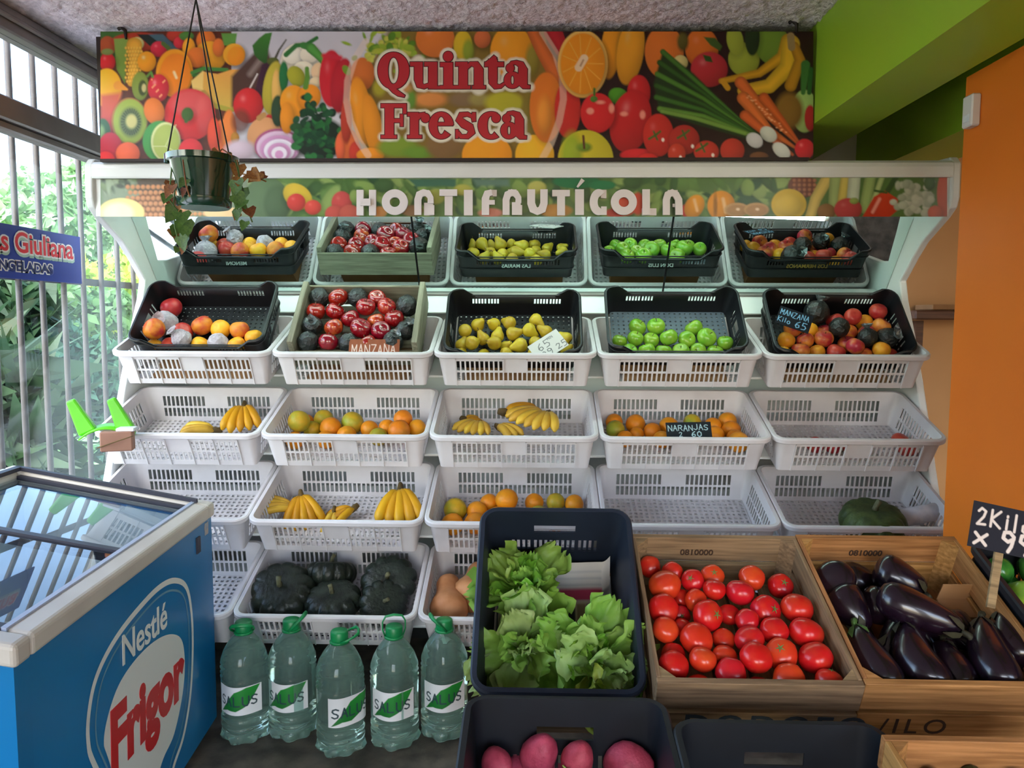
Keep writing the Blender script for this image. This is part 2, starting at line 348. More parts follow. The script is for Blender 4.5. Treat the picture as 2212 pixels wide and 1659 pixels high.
# annex: shelf on the wall and a sack
sh = empty('wall_shelf', T(2.3, 4.42, 1.36)); tag(sh, 'dark brown wooden shelf on tan wall behind the pillar', 'shelf')
M_brown = mat('brown_wood', '#5e3a22', '#452816', scale=6, rough=.6, stretch=(1, 12, 12))
b = MB(); b.rbox((0, 0, .03), (.5, .34, .05), .008); b.build('top', M_brown, sh)
b = MB(); b.prism([(0, 0), (.1, 0), (.08, -.12), (.03, -.2), (0, -.24)], .04, T(-.16, .0, 0) @ R('Z', PI / 2) @ R('X', PI / 2)); b.build('bracket', M_brown, sh)
b = MB(); b.rbox((.03, .05, .075), (.36, .2, .03), .004); o = b.build('folded_cloth', M_board, None); o.matrix_basis = T(2.35, 4.42, 1.36); tag(o, 'folded brown cardboard lying on the wall shelf', 'cardboard')

# ------------------------------------------------------------------ crates
def rrect(w, l, r, front=None, back=None, side=None, nc=5):
    """closed loop (counter-clockwise from the front left) of (x, y, nx, ny, tag); tag describes the segment that starts at the point"""
    out = []; hw, hl = w / 2, l
    def run(p, q, n, br, nm):
        br = br or [(0, '')]
        for t, tg in br: out.append((p[0] + (q[0] - p[0]) * t, p[1] + (q[1] - p[1]) * t, n[0], n[1], nm + tg))
    def arc(cx, cy, a0):
        for k in range(nc):
            a = a0 + PI / 2 * k / nc; out.append((cx + r * math.cos(a), cy + r * math.sin(a), math.cos(a), math.sin(a), 'c'))
    run((-hw + r, 0), (hw - r, 0), (0, -1), front, 'f'); arc(hw - r, r, -PI / 2)
    run((hw, r), (hw, hl - r), (1, 0), side, 's'); arc(hw - r, hl - r, 0)
    run((hw - r, hl), (-hw + r, hl), (0, 1), back, 'b'); arc(-hw + r, hl - r, PI / 2)
    run((-hw, hl - r), (-hw, r), (-1, 0), side, 't'); arc(-hw + r, r, PI)
    return out
def walls(loop, zs, hole, top=lambda p: 0, taper=.02, t=.004, shear=0):
    n = len(loop); m = len(zs); H = zs[-1]; vs = []; fs = []
    def pt(i, j, inn):
        x, y, nx, ny, _ = loop[i]; z = zs[j]; d = top(loop[i]) * max(0, (z - zs[-2]) / (zs[-1] - zs[-2])) if m > 1 else 0
        o = -taper * (1 - z / H) - (t if inn else 0); sx = shear * z
        return (x + nx * o + (sx if abs(ny) > .9 else 0), y + ny * o, z + d)
    ix = {}
    for inn in (0, 1):
        for i in range(n):
            for j in range(m): ix[i, j, inn] = len(vs); vs.append(pt(i, j, inn))
    H_ = lambda i, j: j < 0 or j >= m - 1 or hole(loop[i % n][4], j)
    for i in range(n):
        k = (i + 1) % n
        for j in range(m - 1):
            if H_(i, j): continue
            fs.append((ix[i, j, 0], ix[k, j, 0], ix[k, j + 1, 0], ix[i, j + 1, 0])); fs.append((ix[i, j, 1], ix[i, j + 1, 1], ix[k, j + 1, 1], ix[k, j, 1]))
            if H_(i, j - 1): fs.append((ix[i, j, 0], ix[i, j, 1], ix[k, j, 1], ix[k, j, 0]))
            if H_(i, j + 1): fs.append((ix[i, j + 1, 0], ix[k, j + 1, 0], ix[k, j + 1, 1], ix[i, j + 1, 1]))
            if H_(i - 1, j): fs.append((ix[i, j, 0], ix[i, j + 1, 0], ix[i, j + 1, 1], ix[i, j, 1]))
            if H_(i + 1, j): fs.append((ix[k, j, 0], ix[k, j, 1], ix[k, j + 1, 1], ix[k, j + 1, 0]))
    b = MB(); b.add(vs, fs); return b
def rim(loop, z, top=lambda p: 0, out=.010, inn=.004, h=.018, r=.004):
    n = len(loop); prof = [(-inn, z - h), (out - r, z - h), (out, z - h + r), (out, z - r), (out - r, z), (-inn + r, z), (-inn, z - r)]; vs = []; fs = []; m = len(prof)
    for x, y, nx, ny, tg in loop:
        d = top((x, y, nx, ny, tg))
        for o, zz in prof: vs.append((x + nx * o, y + ny * o, zz + d))
    for i in range(n):
        k = (i + 1) % n
        for j in range(m): fs.append((i * m + j, k * m + j, k * m + (j + 1) % m, i * m + (j + 1) % m))
    b = MB(); b.add(vs, fs); return b
def grid_plate(xs, ys, hole, z0, z1):
    vs = []; fs = []; nx, ny = len(xs), len(ys)
    for z in (z1, z0):
        for y in ys:
            for x in xs: vs.append((x, y, z))
    N = nx * ny; Hh = lambda i, j: i < 0 or j < 0 or i >= nx - 1 or j >= ny - 1 or hole(i, j)
    for i in range(nx - 1):
        for j in range(ny - 1):
            if Hh(i, j): continue
            a, c, d, e = j * nx + i, j * nx + i + 1, (j + 1) * nx + i + 1, (j + 1) * nx + i
            fs += [(a, c, d, e), (a + N, e + N, d + N, c + N)]
            for q, (p1, p2) in (((i, j - 1), (a, c)), ((i + 1, j), (c, d)), ((i, j + 1), (d, e)), ((i - 1, j), (e, a))):
                if Hh(*q): fs.append((p1, p1 + N, p2 + N, p2))
    b = MB(); b.add(vs, fs); return b
def alt(a, b, n, ratio):
    """breaks a..b with n holes and solid bars between; odd segments are holes"""
    p = (b - a) / n; o = [a]
    for k in range(n): o += [a + k * p + p * (1 - ratio) / 2, a + k * p + p * (1 + ratio) / 2]
    return o + [b]
# white crate: 5 bays of 5 slots, the middle bay closed in the upper row
WW, WL, WH, WR = .594, .395, .145, .035
def bays():
    br = [(0, '')]; s0, s1 = .07, .93
    for k in range(5):
        a = s0 + (s1 - s0) * k / 5; p = (s1 - s0) / 25
        for q in range(5): c = a + p * (q + .5); br += [(c - p * .33, '_%d' % k), (c + p * .33, '')]
    return br
def bays_side():
    br = [(0, '')]
    for k in range(12): c = .1 + .8 * (k + .5) / 12; br += [(c - .02, '_0'), (c + .02, '')]
    return br
W_loop = rrect(WW, WL, WR, bays(), bays(), bays_side())
def W_hole(tg, j):
    if '_' not in tg: return False
    return j == 1 or (j == 3 and not tg.endswith('_2'))
W_meshes = [('wall', smooth_angle(walls(W_loop, [0, .022, .058, .066, .108, WH], W_hole, taper=.022).mesh('white_crate_wall', M_white))),
            ('rim', smooth_angle(rim(W_loop, WH, out=.012, h=.021).mesh('white_crate_rim', M_white)))]
xs = alt(-.27, .27, 26, .5); ys = alt(.025, .37, 15, .55)
W_meshes.append(('bottom', grid_plate(xs, ys, lambda i, j: i % 2 == 1 and j % 2 == 1, 0, .006).mesh('white_crate_bottom', M_white)))
_rb = MB(); _hw = WW / 2 - WR; x = 0
_rb.add([(x - .002, .0225, .0), (x + .002, .0225, .0), (x + .002, .018, .0), (x - .002, .018, .0), (x - .002, .004, .118), (x + .002, .004, .118), (x + .002, -.002, .118), (x - .002, -.002, .118)], [(0, 1, 2, 3), (4, 7, 6, 5), (3, 2, 6, 7), (0, 3, 7, 4), (1, 5, 6, 2), (0, 4, 5, 1)])
RIB = _rb.mesh('white_crate_rib', M_white)
ROWS = [(2.90, -.127), (2.761, -.42), (2.621, -.70), (2.462, -.978)]
TW = math.radians(20)
X0, PITCH = -1.625, .62
def crate_frame(Yr, Zr, x, h, tau): # rim-front line -> matrix of the crate (origin: bottom front)
    n = Vector((0, -math.sin(tau), math.cos(tau))); P = Vector((x, Yr, CAMH + Zr)) - n * h; return T(P) @ R('X', tau)
RN = ['top', 'second', 'third', 'bottom']
WM = {}
for r_, (yr, zr) in enumerate(ROWS):
    for c_ in range(5):
        M = crate_frame(yr, zr, X0 + (c_ + .5) * PITCH , WH, TW)
        WM[r_, c_] = M; e = empty('white_crate', M)
        for nm, me in W_meshes: obj(nm, me, e)
        for k in range(6): obj('rib', RIB, e, T(-_hw + 2 * _hw * (.07 + .86 * k / 5), 0, 0))
        tag(e, 'white slotted plastic crate on the %s tier, %s column from the window' % (RN[r_], ORD[c_]), 'crate', 'white display crates')

# black fruit crates propped in the top tier
BW, BL, BH = .525, .318, .135
TB = math.radians(47.8)
def dip(p):
    x, y, nx, ny, tg = p
    if abs(ny) < .7: return 0
    a = abs(x) / (BW / 2); return -.040 * min(1, max(0, (.80 - a) / .18)) if ny > .9 or ny < -.9 else 0
def slots2():
    br = [(0, '')]
    for g0 in (.09, .66):
        for k in range(9): c = g0 + .0278 * k + (.006 if k > 3 else 0); br += [(c - .0085, '_0'), (c + .0085, '')]
    return sorted(br)
def dense(br, n=24):
    return sorted(br + [(k / n, '') for k in range(1, n) if all(abs(k / n - t) > .012 for t, _ in br)], key=lambda q: q[0])
def fixed(br):  # segments added inside a slot would lose the tag
    return br
B_loop = rrect(BW, BL, .04, sorted(slots2() + [(.02, ''), (.37, ''), (.42, ''), (.46, ''), (.5, ''), (.54, ''), (.58, ''), (.62, ''), (.97, '')]), sorted(slots2() + [(.02, ''), (.37, ''), (.42, ''), (.46, ''), (.5, ''), (.54, ''), (.58, ''), (.62, ''), (.97, '')]), [(0, ''), (.18, '_1'), (.22, ''), (.28, '_1'), (.32, ''), (.38, '_1'), (.62, ''), (.68, '_1'), (.72, ''), (.78, '_1'), (.82, '')])
def B_hole(tg, j): return (tg[-2:] == '_0' and j == 2) or (tg[-2:] == '_1' and j in (1, 2))
B_parts = [('wall', smooth_angle(walls(B_loop, [0, .03, .062, .088, BH], B_hole, top=dip, taper=.018, t=.003, shear=.04).mesh('black_crate_wall', M_black))),
           ('rim', smooth_angle(rim(B_loop, BH, top=dip, out=.007, inn=.003, h=.012).mesh('black_crate_rim', M_black)))]
xs = alt(-.235, .235, 22, .32); ys = alt(.02, .298, 13, .34)
M_greyp = mat('grey_plastic', '#5a6672', '#4f5a66', scale=8, rough=.45)
def B_bottom(m): return grid_plate(xs, ys, lambda i, j: i % 2 == 1 and j % 2 == 1, 0, .004).mesh('black_crate_bottom', m)
B_bot = {'b': B_bottom(M_black), 'g': B_bottom(M_greyp)}
# ridges round the outside
_b = MB()
for z in (.045, .105):
    q = rim(B_loop, z, out=.005 - .018 * (1 - z / BH), inn=.018 * (1 - z / BH) + .001, h=.004, r=.001, top=lambda p: 0); _b.add(q.v, q.f)
B_parts.append(('ridge', _b.mesh('black_crate_ridge', M_black)))
M_text_w = mat('white_print', '#c9d3d0', rough=.6); M_text_y = mat('yellow_print', '#a98a3a', rough=.6)
BM = {}
for c_, (txt, who) in {0: ('MENONI', 'few peaches and paper wrapped fruit'), 2: ('LAS MARIAS', 'yellow pears'), 3: ('DON LUIS', 'green apples'), 4: ('LOS HERMANOS', 'red and yellow apples')}.items():
    xc = X0 + (c_ + .5) * PITCH + {0: .0, 2: -.01, 3: .0, 4: .012}[c_]
    M = crate_frame(2.945, -.107 + {0: .022, 2: -.008, 3: .006, 4: -.004}[c_], xc, BH, TB)
    BM[c_] = M; e = empty('black_fruit_crate', M)
    for nm, me in B_parts: obj(nm, me, e)
    obj('bottom', B_bot['g' if c_ == 3 else 'b'], e)
    obj('lettering', font_mesh(txt, .024, 'lettering', M_text_y if c_ == 4 else M_text_w, bold=.0005, depth=.0004), e, T(0, BL - .0085, .058) @ R('Z', PI) @ R('X', PI / 2 - .13))
    tag(e, 'black plastic crate of %s propped up in a white crate' % who, 'crate', 'black crates on the top tier')
# cardboard that props them up
for c_ in range(5):
    b = MB(); b.add([(-.2, .05, .008), (.2, .05, .008), (.2, .3, .008), (-.2, .3, .008), (-.2, .14, .028), (.2, .14, .028), (.2, .31, .118), (-.2, .31, .118)], [(0, 3, 2, 1), (4, 5, 6, 7), (0, 1, 5, 4), (1, 2, 6, 5), (2, 3, 7, 6), (3, 0, 4, 7)])
    o = b.build('cardboard_wedge', M_board, None, M=WM[0, c_]); tag(o, 'brown cardboard wedge inside the %s white crate of the top tier' % ORD[c_], 'cardboard', 'cardboard props')

def wood_crate(name, w, l, h, M, m, nslat=2, post=.03, t=.010, endt=.016, gap=.012, text=None, tm=None, ends='fb'):
    """open wooden crate, origin bottom front centre; boards are separate children"""
    e = empty(name, M); bh = (h - .01 - gap * (nslat - 1)) / nslat
    def plank(c, d, rot=None):
        b = MB(); L = max(d)
        if d[1] == L: b.rbox((0, 0, 0), (d[1], d[0], d[2]), .0015); Mx = T(c) @ R('Z', PI / 2)
        elif d[2] == L: b.rbox((0, 0, 0), (d[2], d[1], d[0]), .0015); Mx = T(c) @ R('Y', PI / 2)
        else: b.rbox((0, 0, 0), d, .0015); Mx = T(c)
        return b.build('plank', m, e, M=Mx)
    for k in range(nslat):
        z = .01 + bh / 2 + k * (bh + gap)
        for y in (endt / 2, l - endt / 2): plank((0, y, z), (w, endt, bh))
        for s in (-1, 1): plank((s * (w / 2 - t / 2), l / 2, z), (t, l - 2 * endt, bh))
    for sx in (-1, 1):
        for y in (endt + post / 2, l - endt - post / 2):
            b = MB(); b.prism([(0, 0), (post, 0), (0, post)], h - .005, T(sx * (w / 2 - t), y - (post / 2 if y < l / 2 else -post / 2), .004) @ R('Z', {(-1, 1): 0, (1, 1): PI / 2, (1, 0): PI, (-1, 0): -PI / 2}[sx, 1 if y < l / 2 else 0])); b.build('corner_post', m, e)
    nb = 5
    for k in range(nb): plank((-w / 2 + w * (k + .5) / nb, l / 2, .005), (w / nb - .008, l - .004, .008))
    return e
# the wooden crate of red apples in the top tier: two tall weathered ends
AM = crate_frame(2.94, -.100, X0 + 1.5 * PITCH - .003, .115, math.radians(46))
ac = empty('wooden_apple_crate', AM); tag(ac, 'weathered wooden crate full of red apples propped on the top tier', 'crate')
AW, AL = .50, .325
for sx in (-1, 1):
    b = MB(); b.rbox((0, 0, 0), (AL + .01, .022, .135), .002); b.build('end_board', M_grey_wood, ac, M=T(sx * (AW / 2 - .011), AL / 2, .0675) @ R('Z', PI / 2))
for y, hh in ((.006, .075), (AL - .006, .105)):
    b = MB(); b.rbox((0, 0, 0), (AW, .010, hh), .002); b.build('plank', M_grey_wood, ac, M=T(0, y + (.012 if y > .1 else -.008), hh / 2 + .004))
for k in range(4):
    b = MB(); b.rbox((0, 0, 0), (AW, .072, .007), .001); b.build('plank', M_grey_wood, ac, M=T(0, AL * (k + .5) / 4, .0))

# ------------------------------------------------------------------ the display cabinet
cab = empty('display_cabinet', T(0, 0, 0)); tag(cab, 'long white stepped produce display cabinet with mirror and lettered header', 'cabinet')
XL, XR = X0 - .006, X0 + 5 * PITCH + .006
prof = [(2.60, .0), (3.62, 0), (3.62, 1.93), (2.95, 1.95), (2.875, 1.945), (2.850, 1.92), (2.846, 1.80), (2.858, 1.765), (2.90, 1.735), (2.97, 1.70), (3.05, 1.66), (3.12, 1.605), (3.18, 1.55), (3.215, 1.52), (3.19, 1.44), (3.12, 1.30), (3.04, 1.12), (2.97, .95), (2.88, .72), (2.80, .5), (2.70, .3), (2.62, .12)]
for x in (XL - .03, XR):
    b = MB(); b.prism(prof, .03, T(x, 0, 0) @ R('Z', PI / 2) @ R('X', PI / 2)); o = b.build('end_panel', M_cab, cab); mod = o.modifiers.new('bevel', 'BEVEL'); mod.width = .006; mod.segments = 2; mod.limit_method = 'ANGLE'
b = MB(); b.box(((XL + XR) / 2, 3.6, .95), (XR - XL, .02, 1.9)); b.build('back_panel', M_cab, cab)
b = MB(); b.box(((XL + XR) / 2, 3.2, .12), (XR - XL, .02, .24)); b.build('kick_plate', M_dark, cab)
for r_, (yr, zr) in enumerate(ROWS):
    M = crate_frame(yr, zr, (XL + XR) / 2, WH, TW)
    b = MB(); b.rbox((0, .29, -.008), (XR - XL, .34, .010), .002); b.build('shelf', M_cab, cab, M=M)
    for c_ in range(5):
        b = MB(); b.rbox((0, .125, -.024), (.50, .004, .024), .001); b.build('shelf_lip', M_cab, cab, M=M @ T(X0 + (c_ + .5) * PITCH - (XL + XR) / 2, 0, 0))
# sloped ledge under the mirror
LZ0, LZ1 = CAMH + .026, CAMH + .104
ang = math.atan2(LZ1 - LZ0, .05)
b = MB(); b.rbox((0, 0, 0), (XR - XL, .098, .010), .002); b.build('ledge', M_cab, cab, M=T((XL + XR) / 2, 3.329, (LZ0 + LZ1) / 2) @ R('X', ang))
b = MB(); b.rbox((0, 0, 0), (XR - XL, .012, .010), .002); b.build('mirror_channel', M_alu, cab, M=T((XL + XR) / 2, 3.343, LZ1 + .002) @ R('X', ang))
# mirror panes, leaning forwards
M_mir = bpy.data.materials.new('mirror_glass'); M_mir.use_nodes = True; _t = M_mir.node_tree; _t.nodes.remove(_t.nodes['Principled BSDF']); _g = _t.nodes.new('ShaderNodeBsdfGlossy')
_g.inputs[0].default_value = (.74, .84, .82, 1); _g.inputs['Roughness'].default_value = 0; _t.links.new(_g.outputs[0], _t.nodes['Material Output'].inputs[0])
MA = math.radians(38.3); y0m, z0m = 3.35, CAMH + .106; Lm = .52
for a, c in ((XL + .002, -.500), (-.492, .540), (.548, XR - .002)):
    b = MB(); b.add([(a, 0, 0), (c, 0, 0), (c, 0, Lm), (a, 0, Lm), (a, .005, 0), (c, .005, 0), (c, .005, Lm), (a, .005, Lm)], [(0, 1, 2, 3), (4, 7, 6, 5), (0, 4, 5, 1), (1, 5, 6, 2), (2, 6, 7, 3), (3, 7, 4, 0)])
    b.build('mirror', M_mir, cab, M=T(0, y0m, z0m) @ R('X', MA))
b = MB(); b.box(((XL + XR) / 2, .012, Lm / 2), (XR - XL, .008, Lm)); b.build('mirror_backing', M_black, cab, M=T(0, y0m, z0m) @ R('X', MA))
# header: white rounded bar, canopy, printed strip
ZB0, ZB1 = PY(1100, 384, 2.85).z, PY(1100, 347, 2.85).z
b = MB(); b.prism([(2.845, ZB0), (2.90, ZB0), (2.90, ZB1), (2.862, ZB1), (2.848, ZB1 - .01), (2.843, ZB1 - .025), (2.843, ZB0 + .006)], XR - XL, T(XL, 0, 0) @ R('Z', PI / 2) @ R('X', PI / 2)); o = b.build('header_bar', M_cab, cab)
b = MB(); b.box(((XL + XR) / 2, 3.25, 1.925), (XR - XL, .72, .012)); b.build('canopy', M_cab, cab)
ZS0 = PY(1100, 467, 2.86).z
b = MB(); b.box(((XL + XR) / 2, 2.867, (ZS0 + ZB0) / 2), (XR - XL, .006, ZB0 - ZS0)); b.build('header_board', M_cab, cab)
# tubes under the canopy
M_tube = emit_mat('tube_light', '#dcfff2', 19.0)
for k, (xa, xb, za, zb) in enumerate(((-1.40, -.42, 1.775, 1.775), (-.30, .58, 1.775, 1.775), (.66, 1.075, PY(1520, 462, 2.92).z + .003, PY(1740, 470, 2.92).z))):
    lp = empty('fluorescent_tube', T(xa, 2.92, za)); tag(lp, 'glowing white fluorescent tube below the header, %s' % ('nearest the window', 'behind the middle letters', 'nearest the orange pillar')[k].replace('nearest', 'close to'), 'lamp', 'header tubes')
    b = MB(); b.tube([(.012, 0, 0), (xb - xa - .012, 0, zb - za)], .012, 12); b.build('tube', M_tube, lp, True)
    b = MB(); b.tube([(0, 0, 0), (.014, 0, 0)], .0135, 12); b.tube([(xb - xa - .014, 0, zb - za), (xb - xa, 0, zb - za)], .0135, 12); b.build('end_cap', M_cab, lp, True)
# ------------------------------------------------------------------ banner with printed fruit
M_print = attr_mat('banner_print', rough=.35, spec=.35)
YB = 2.84
ban = empty('hanging_banner', T(0, 0, 0)); tag(ban, 'printed fruit and vegetable banner with red lettering below the ceiling', 'banner')
cv = Canvas(217, 68, 1757, 343, 800, 143, '#5a2a1c'); cv.ao = .45
E_ = cv.ell; L_ = cv.line; Q_ = cv.poly
Q_([(500, 60), (860, 60), (840, 350), (500, 350)], '#c3bfc6'); Q_([(840, 60), (1190, 60), (1190, 350), (790, 350), (760, 200)], '#7d6428', soft=18); Q_([(1180, 60), (1760, 60), (1760, 350), (1180, 350)], '#2a1416')
Q_([(217, 68), (300, 68), (280, 130), (217, 130)], '#3f6a2c'); E_(232, 100, 18, 22, '#b0502c'); E_(300, 90, 60, 20, '#b23a24')
# far left
Q_([(246, 84), (277, 82), (272, 140), (270, 182), (252, 150)], '#88a44c', grad='#5f7c2c'); E_(296, 94, 15, 14, '#cfc684'); L_([(290, 98), (292, 130), (284, 178)], 34, '#e2a436', 18, shade=.25)
for k in range(60): E_(272 + (k % 6) * 6.2 + (k // 6 % 2) * 3, 104 + (k // 6) * 8, 2.6, 3.4, '#eeb548')
Q_([(296, 74), (320, 74), (395, 114), (372, 120), (322, 98)], '#1f2a28'); Q_([(320, 74), (352, 74), (392, 112), (372, 114)], '#43606e')
E_(232, 134, 17, 20, '#cc242e', hl=.12); E_(232, 112, 13, 7, '#7a8a4c', shade=.3)
E_(382, 76, 22, 14, '#b63a2a'); E_(388, 92, 13, 13, '#cc303c'); E_(403, 78, 16, 10, '#4a7c34'); E_(343, 106, 18, 17, '#c6283e', hl=.12); L_([(352, 94), (364, 104)], 9, '#4f6a30')
E_(445, 88, 21, 24, '#d8722a'); E_(408, 105, 14, 23, '#e8981e', hl=.1); E_(455, 120, 34, 30, '#dd9a24', ang=35); E_(425, 124, 22, 22, '#d6722c'); E_(472, 103, 13, 20, '#da7230'); Q_([(478, 72), (512, 72), (508, 100), (484, 98)], '#5e9440')
E_(506, 118, 24, 24, '#eea028', shade=.2); E_(510, 121, 18, 20, '#e48c1c', shade=.2)
E_(317, 133, 20, 22, '#ea981e', hl=.25)
E_(377, 158, 40, 52, '#e8931e', shade=.15); E_(379, 161, 33, 45, '#dd7d1e', shade=.2); L_([(376, 156), (381, 168)], 5, '#f0d0a0', soft=4)
L_([(415, 157), (440, 148), (490, 151)], 8, '#3f7e38'); L_([(417, 163), (450, 160)], 6, '#2f6a30')
Q_([(413, 175), (438, 153), (452, 162), (440, 200), (416, 192)], '#e3c070'); Q_([(440, 155), (470, 160), (500, 150), (545, 150), (555, 190), (530, 232), (480, 238), (452, 222), (438, 190)], '#e0a04c', grad='#c8a84c'); L_([(440, 200), (462, 228), (500, 238), (535, 228)], 12, '#a79c3c', 8)
E_(231, 190, 32, 42, '#eba81c', shade=.35, ly=-.6); L_([(255, 185), (274, 193)], 20, '#e0902a', 5); Q_([(217, 205), (262, 200), (250, 260), (240, 300), (217, 310)], '#cc5c3c', grad='#a8233e', soft=10)
E_(303, 186, 18, 31, '#7c8c3a', shade=.4); E_(308, 190, 9, 17, '#3f4a24', shade=.2); E_(311, 190, 5, 9, '#b8ac74', shade=.1)
E_(342, 190, 23, 30, '#ce2a3c', hl=.18); L_([(318, 165), (326, 156), (330, 166)], 5, '#5e8a3c')
for k in range(14): E_(328 + (k * 37 % 30), 172 + (k * 53 % 42), 1.3, 1.7, '#e8a070', shade=0)
E_(410, 248, 55, 56, '#cc2a30', shade=.3); E_(408, 222, 40, 28, '#d0585a', shade=.2, soft=12, alpha=.75); E_(443, 245, 20, 45, '#d86060', soft=10, alpha=.5); E_(405, 247, 13, 15, '#40602a', shade=.4); L_([(404, 250), (402, 262)], 8, '#40602a')
E_(280, 262, 39, 51, '#a8743c', shade=.25); E_(281, 262, 36, 48, '#90a03c', shade=.25); E_(282, 264, 24, 32, '#55653a', shade=.1, soft=8); E_(284, 262, 12, 15, '#b9b06c', shade=.1, soft=5)
for k in range(26): a = k * .2417; L_([(283 + 15 * math.cos(a), 263 + 20 * math.sin(a)), (283 + 21 * math.cos(a), 263 + 28 * math.sin(a))], 1.6, '#26301c')
E_(333, 240, 22, 29, '#dd752c', ang=-15); E_(345, 305, 37, 44, '#3f8c3e', shade=.3); E_(358, 306, 32, 42, '#cdd08c', shade=.1); E_(359, 307, 28, 38, '#a3b054', shade=.15); L_([(357, 316), (380, 270)], 1.6, '#d0d494'); L_([(357, 316), (330, 316)], 1.6, '#d0d494'); L_([(357, 316), (385, 330)], 1.6, '#d0d494')
E_(222, 286, 17, 30, '#2f5c3c'); E_(218, 286, 9, 16, '#7a9a64', soft=5); E_(238, 320, 26, 34, '#b82a3c'); E_(276, 332, 26, 25, '#dd603c'); E_(228, 345, 20, 18, '#d62c34')
E_(480, 300, 20, 42, '#dd6c38', shade=.3); E_(495, 285, 16, 48, '#df7c38'); E_(462, 290, 14, 36, '#d84a34'); E_(508, 298, 9, 13, '#b07a2c'); E_(412, 325, 26, 26, '#d63038')
# eggplants, onion, apple
Q_([(500, 165), (545, 118), (575, 95), (590, 140), (560, 200), (520, 240), (500, 230)], '#54403a', grad='#4a2c24', soft=8); L_([(540, 160), (570, 120)], 10, '#8a7a74', soft=10)
Q_([(545, 98), (560, 82), (573, 72), (588, 70), (580, 105), (576, 140), (560, 130), (549, 118)], '#3f7c2e', grad='#2c5424')
Q_([(566, 140), (590, 128), (597, 150), (580, 215), (560, 250), (546, 215)], '#3d2034'); L_([(594, 128), (603, 108), (618, 86)], 6, '#4a463c', 3); E_(590, 133, 13, 9, '#4f5a24'); L_([(540, 190), (556, 160)], 3, '#d8d2d0')
E_(536, 228, 32, 38, '#c8282e', hl=.12); E_(520, 262, 20, 26, '#6a3426', soft=10, alpha=.8); Q_([(555, 258), (570, 235), (600, 250), (600, 275), (560, 280)], '#b8b0b0')
E_(590, 265, 20, 22, '#c4242c'); E_(572, 295, 38, 42, '#cf9464', shade=.35); L_([(560, 255), (570, 248)], 12, '#b88850'); E_(520, 325, 34, 22, '#c8b4c0', soft=10)
E_(600, 316, 50, 38, '#a8527c', shade=.15); E_(601, 318, 47, 35, '#d0b0c8', shade=.1)
for q in range(5): E_(603, 322 + q * 3, 41 - q * 8, 30 - q * 5.2, '#c28ab4' if q % 2 == 0 else '#ddd4e0', shade=.05)
# cauliflower and peppers
E_(590, 190, 22, 58, '#b7a83a', ang=8); E_(597, 195, 10, 45, '#dcb060'); E_(600, 240, 14, 34, '#26402a'); E_(650, 132, 44, 40, '#d8d0bc', shade=.2); E_(632, 120, 22, 18, '#e0dac8', shade=.25); E_(668, 118, 20, 18, '#dcd4c0', shade=.25); E_(655, 150, 22, 18, '#e2dac4', shade=.25); E_(690, 155, 18, 20, '#dcbc94', shade=.3); E_(682, 178, 14, 12, '#d8c4a0')
L_([(618, 118), (640, 98), (662, 96), (684, 82)], 11, '#2f6e32', 8); L_([(655, 98), (672, 104)], 14, '#3c7c38'); L_([(672, 104), (690, 122), (704, 140)], 22, '#4c8f3c', 12, shade=.3); E_(613, 165, 10, 33, '#1f6c3c', shade=.4); E_(640, 165, 18, 24, '#a0a02c', ang=-30)
E_(634, 220, 29, 36, '#e6921f', shade=.35, hl=.08); E_(668, 210, 25, 28, '#e08a1e', ang=20); E_(620, 255, 15, 34, '#dd8a20'); L_([(663, 148), (664, 168), (660, 188)], 9, '#5a8a34', 12)
E_(716, 170, 26, 62, '#c2202e', shade=.4, hl=.08); E_(738, 185, 22, 60, '#ae1f2c', ang=8); L_([(735, 125), (700, 120)], 10, '#c8283a', soft=6)
rg = random.Random(5)
E_(690, 300, 58, 46, '#16281c', soft=8); E_(640, 275, 14, 10, '#1d4a24')
for k in range(90): E_(690 + max(-50, min(50, rg.gauss(0, 27))), 280 + max(-70, min(60, rg.gauss(0, 32))), rg.uniform(5, 13), rg.uniform(4, 9), rg.choice(['#1f5a2c', '#17482a', '#123a24', '#256a34', '#0f2a1c']), ang=rg.uniform(0, 180), shade=.3)
E_(750, 315, 26, 38, '#dd6a36', shade=.4); E_(768, 330, 14, 24, '#c03a2c'); E_(735, 320, 10, 30, '#d8603a')
# inside the ring
E_(783, 160, 26, 36, '#c4682a', shade=.4); E_(780, 240, 23, 74, '#dd8c20', ang=-8, hl=.05); E_(806, 275, 20, 72, '#d88820', ang=-10); E_(800, 335, 30, 16, '#e08c22'); E_(748, 260, 12, 50, '#b03a28')
for k in range(70): E_(840 + rg.gauss(0, 34), 100 + rg.gauss(0, 20), rg.uniform(5, 14), rg.uniform(3, 8), rg.choice(['#86a02c', '#6a8c24', '#b4b44c', '#a0a838', '#4f7a20']), ang=rg.uniform(0, 180), shade=.2)
E_(940, 84, 42, 40, '#d0722c', shade=.3, hl=.1); E_(1000, 98, 20, 32, '#c8a824', shade=.35); E_(1012, 110, 12, 24, '#86942c', soft=6); E_(1042, 84, 18, 20, '#c8683a'); E_(1105, 112, 46, 58, '#e0931e', shade=.35, hl=.06)
for c in ((930, 215, 36, 16, '#cc8444'), (1000, 215, 30, 16, '#7c6448'), (1035, 215, 22, 14, '#94864c'), (1090, 222, 42, 24, '#aaa42c'), (885, 215, 14, 22, '#5f8a34'), (870, 190, 20, 12, '#c08a50'), (860, 318, 44, 22, '#728a2c'), (905, 330, 34, 14, '#62862c'), (960, 315, 40, 28, '#7a5c38'), (820, 190, 14, 18, '#a0982c'), (1140, 250, 12, 60, '#7a6a28')): E_(*c, soft=9, shade=.2)
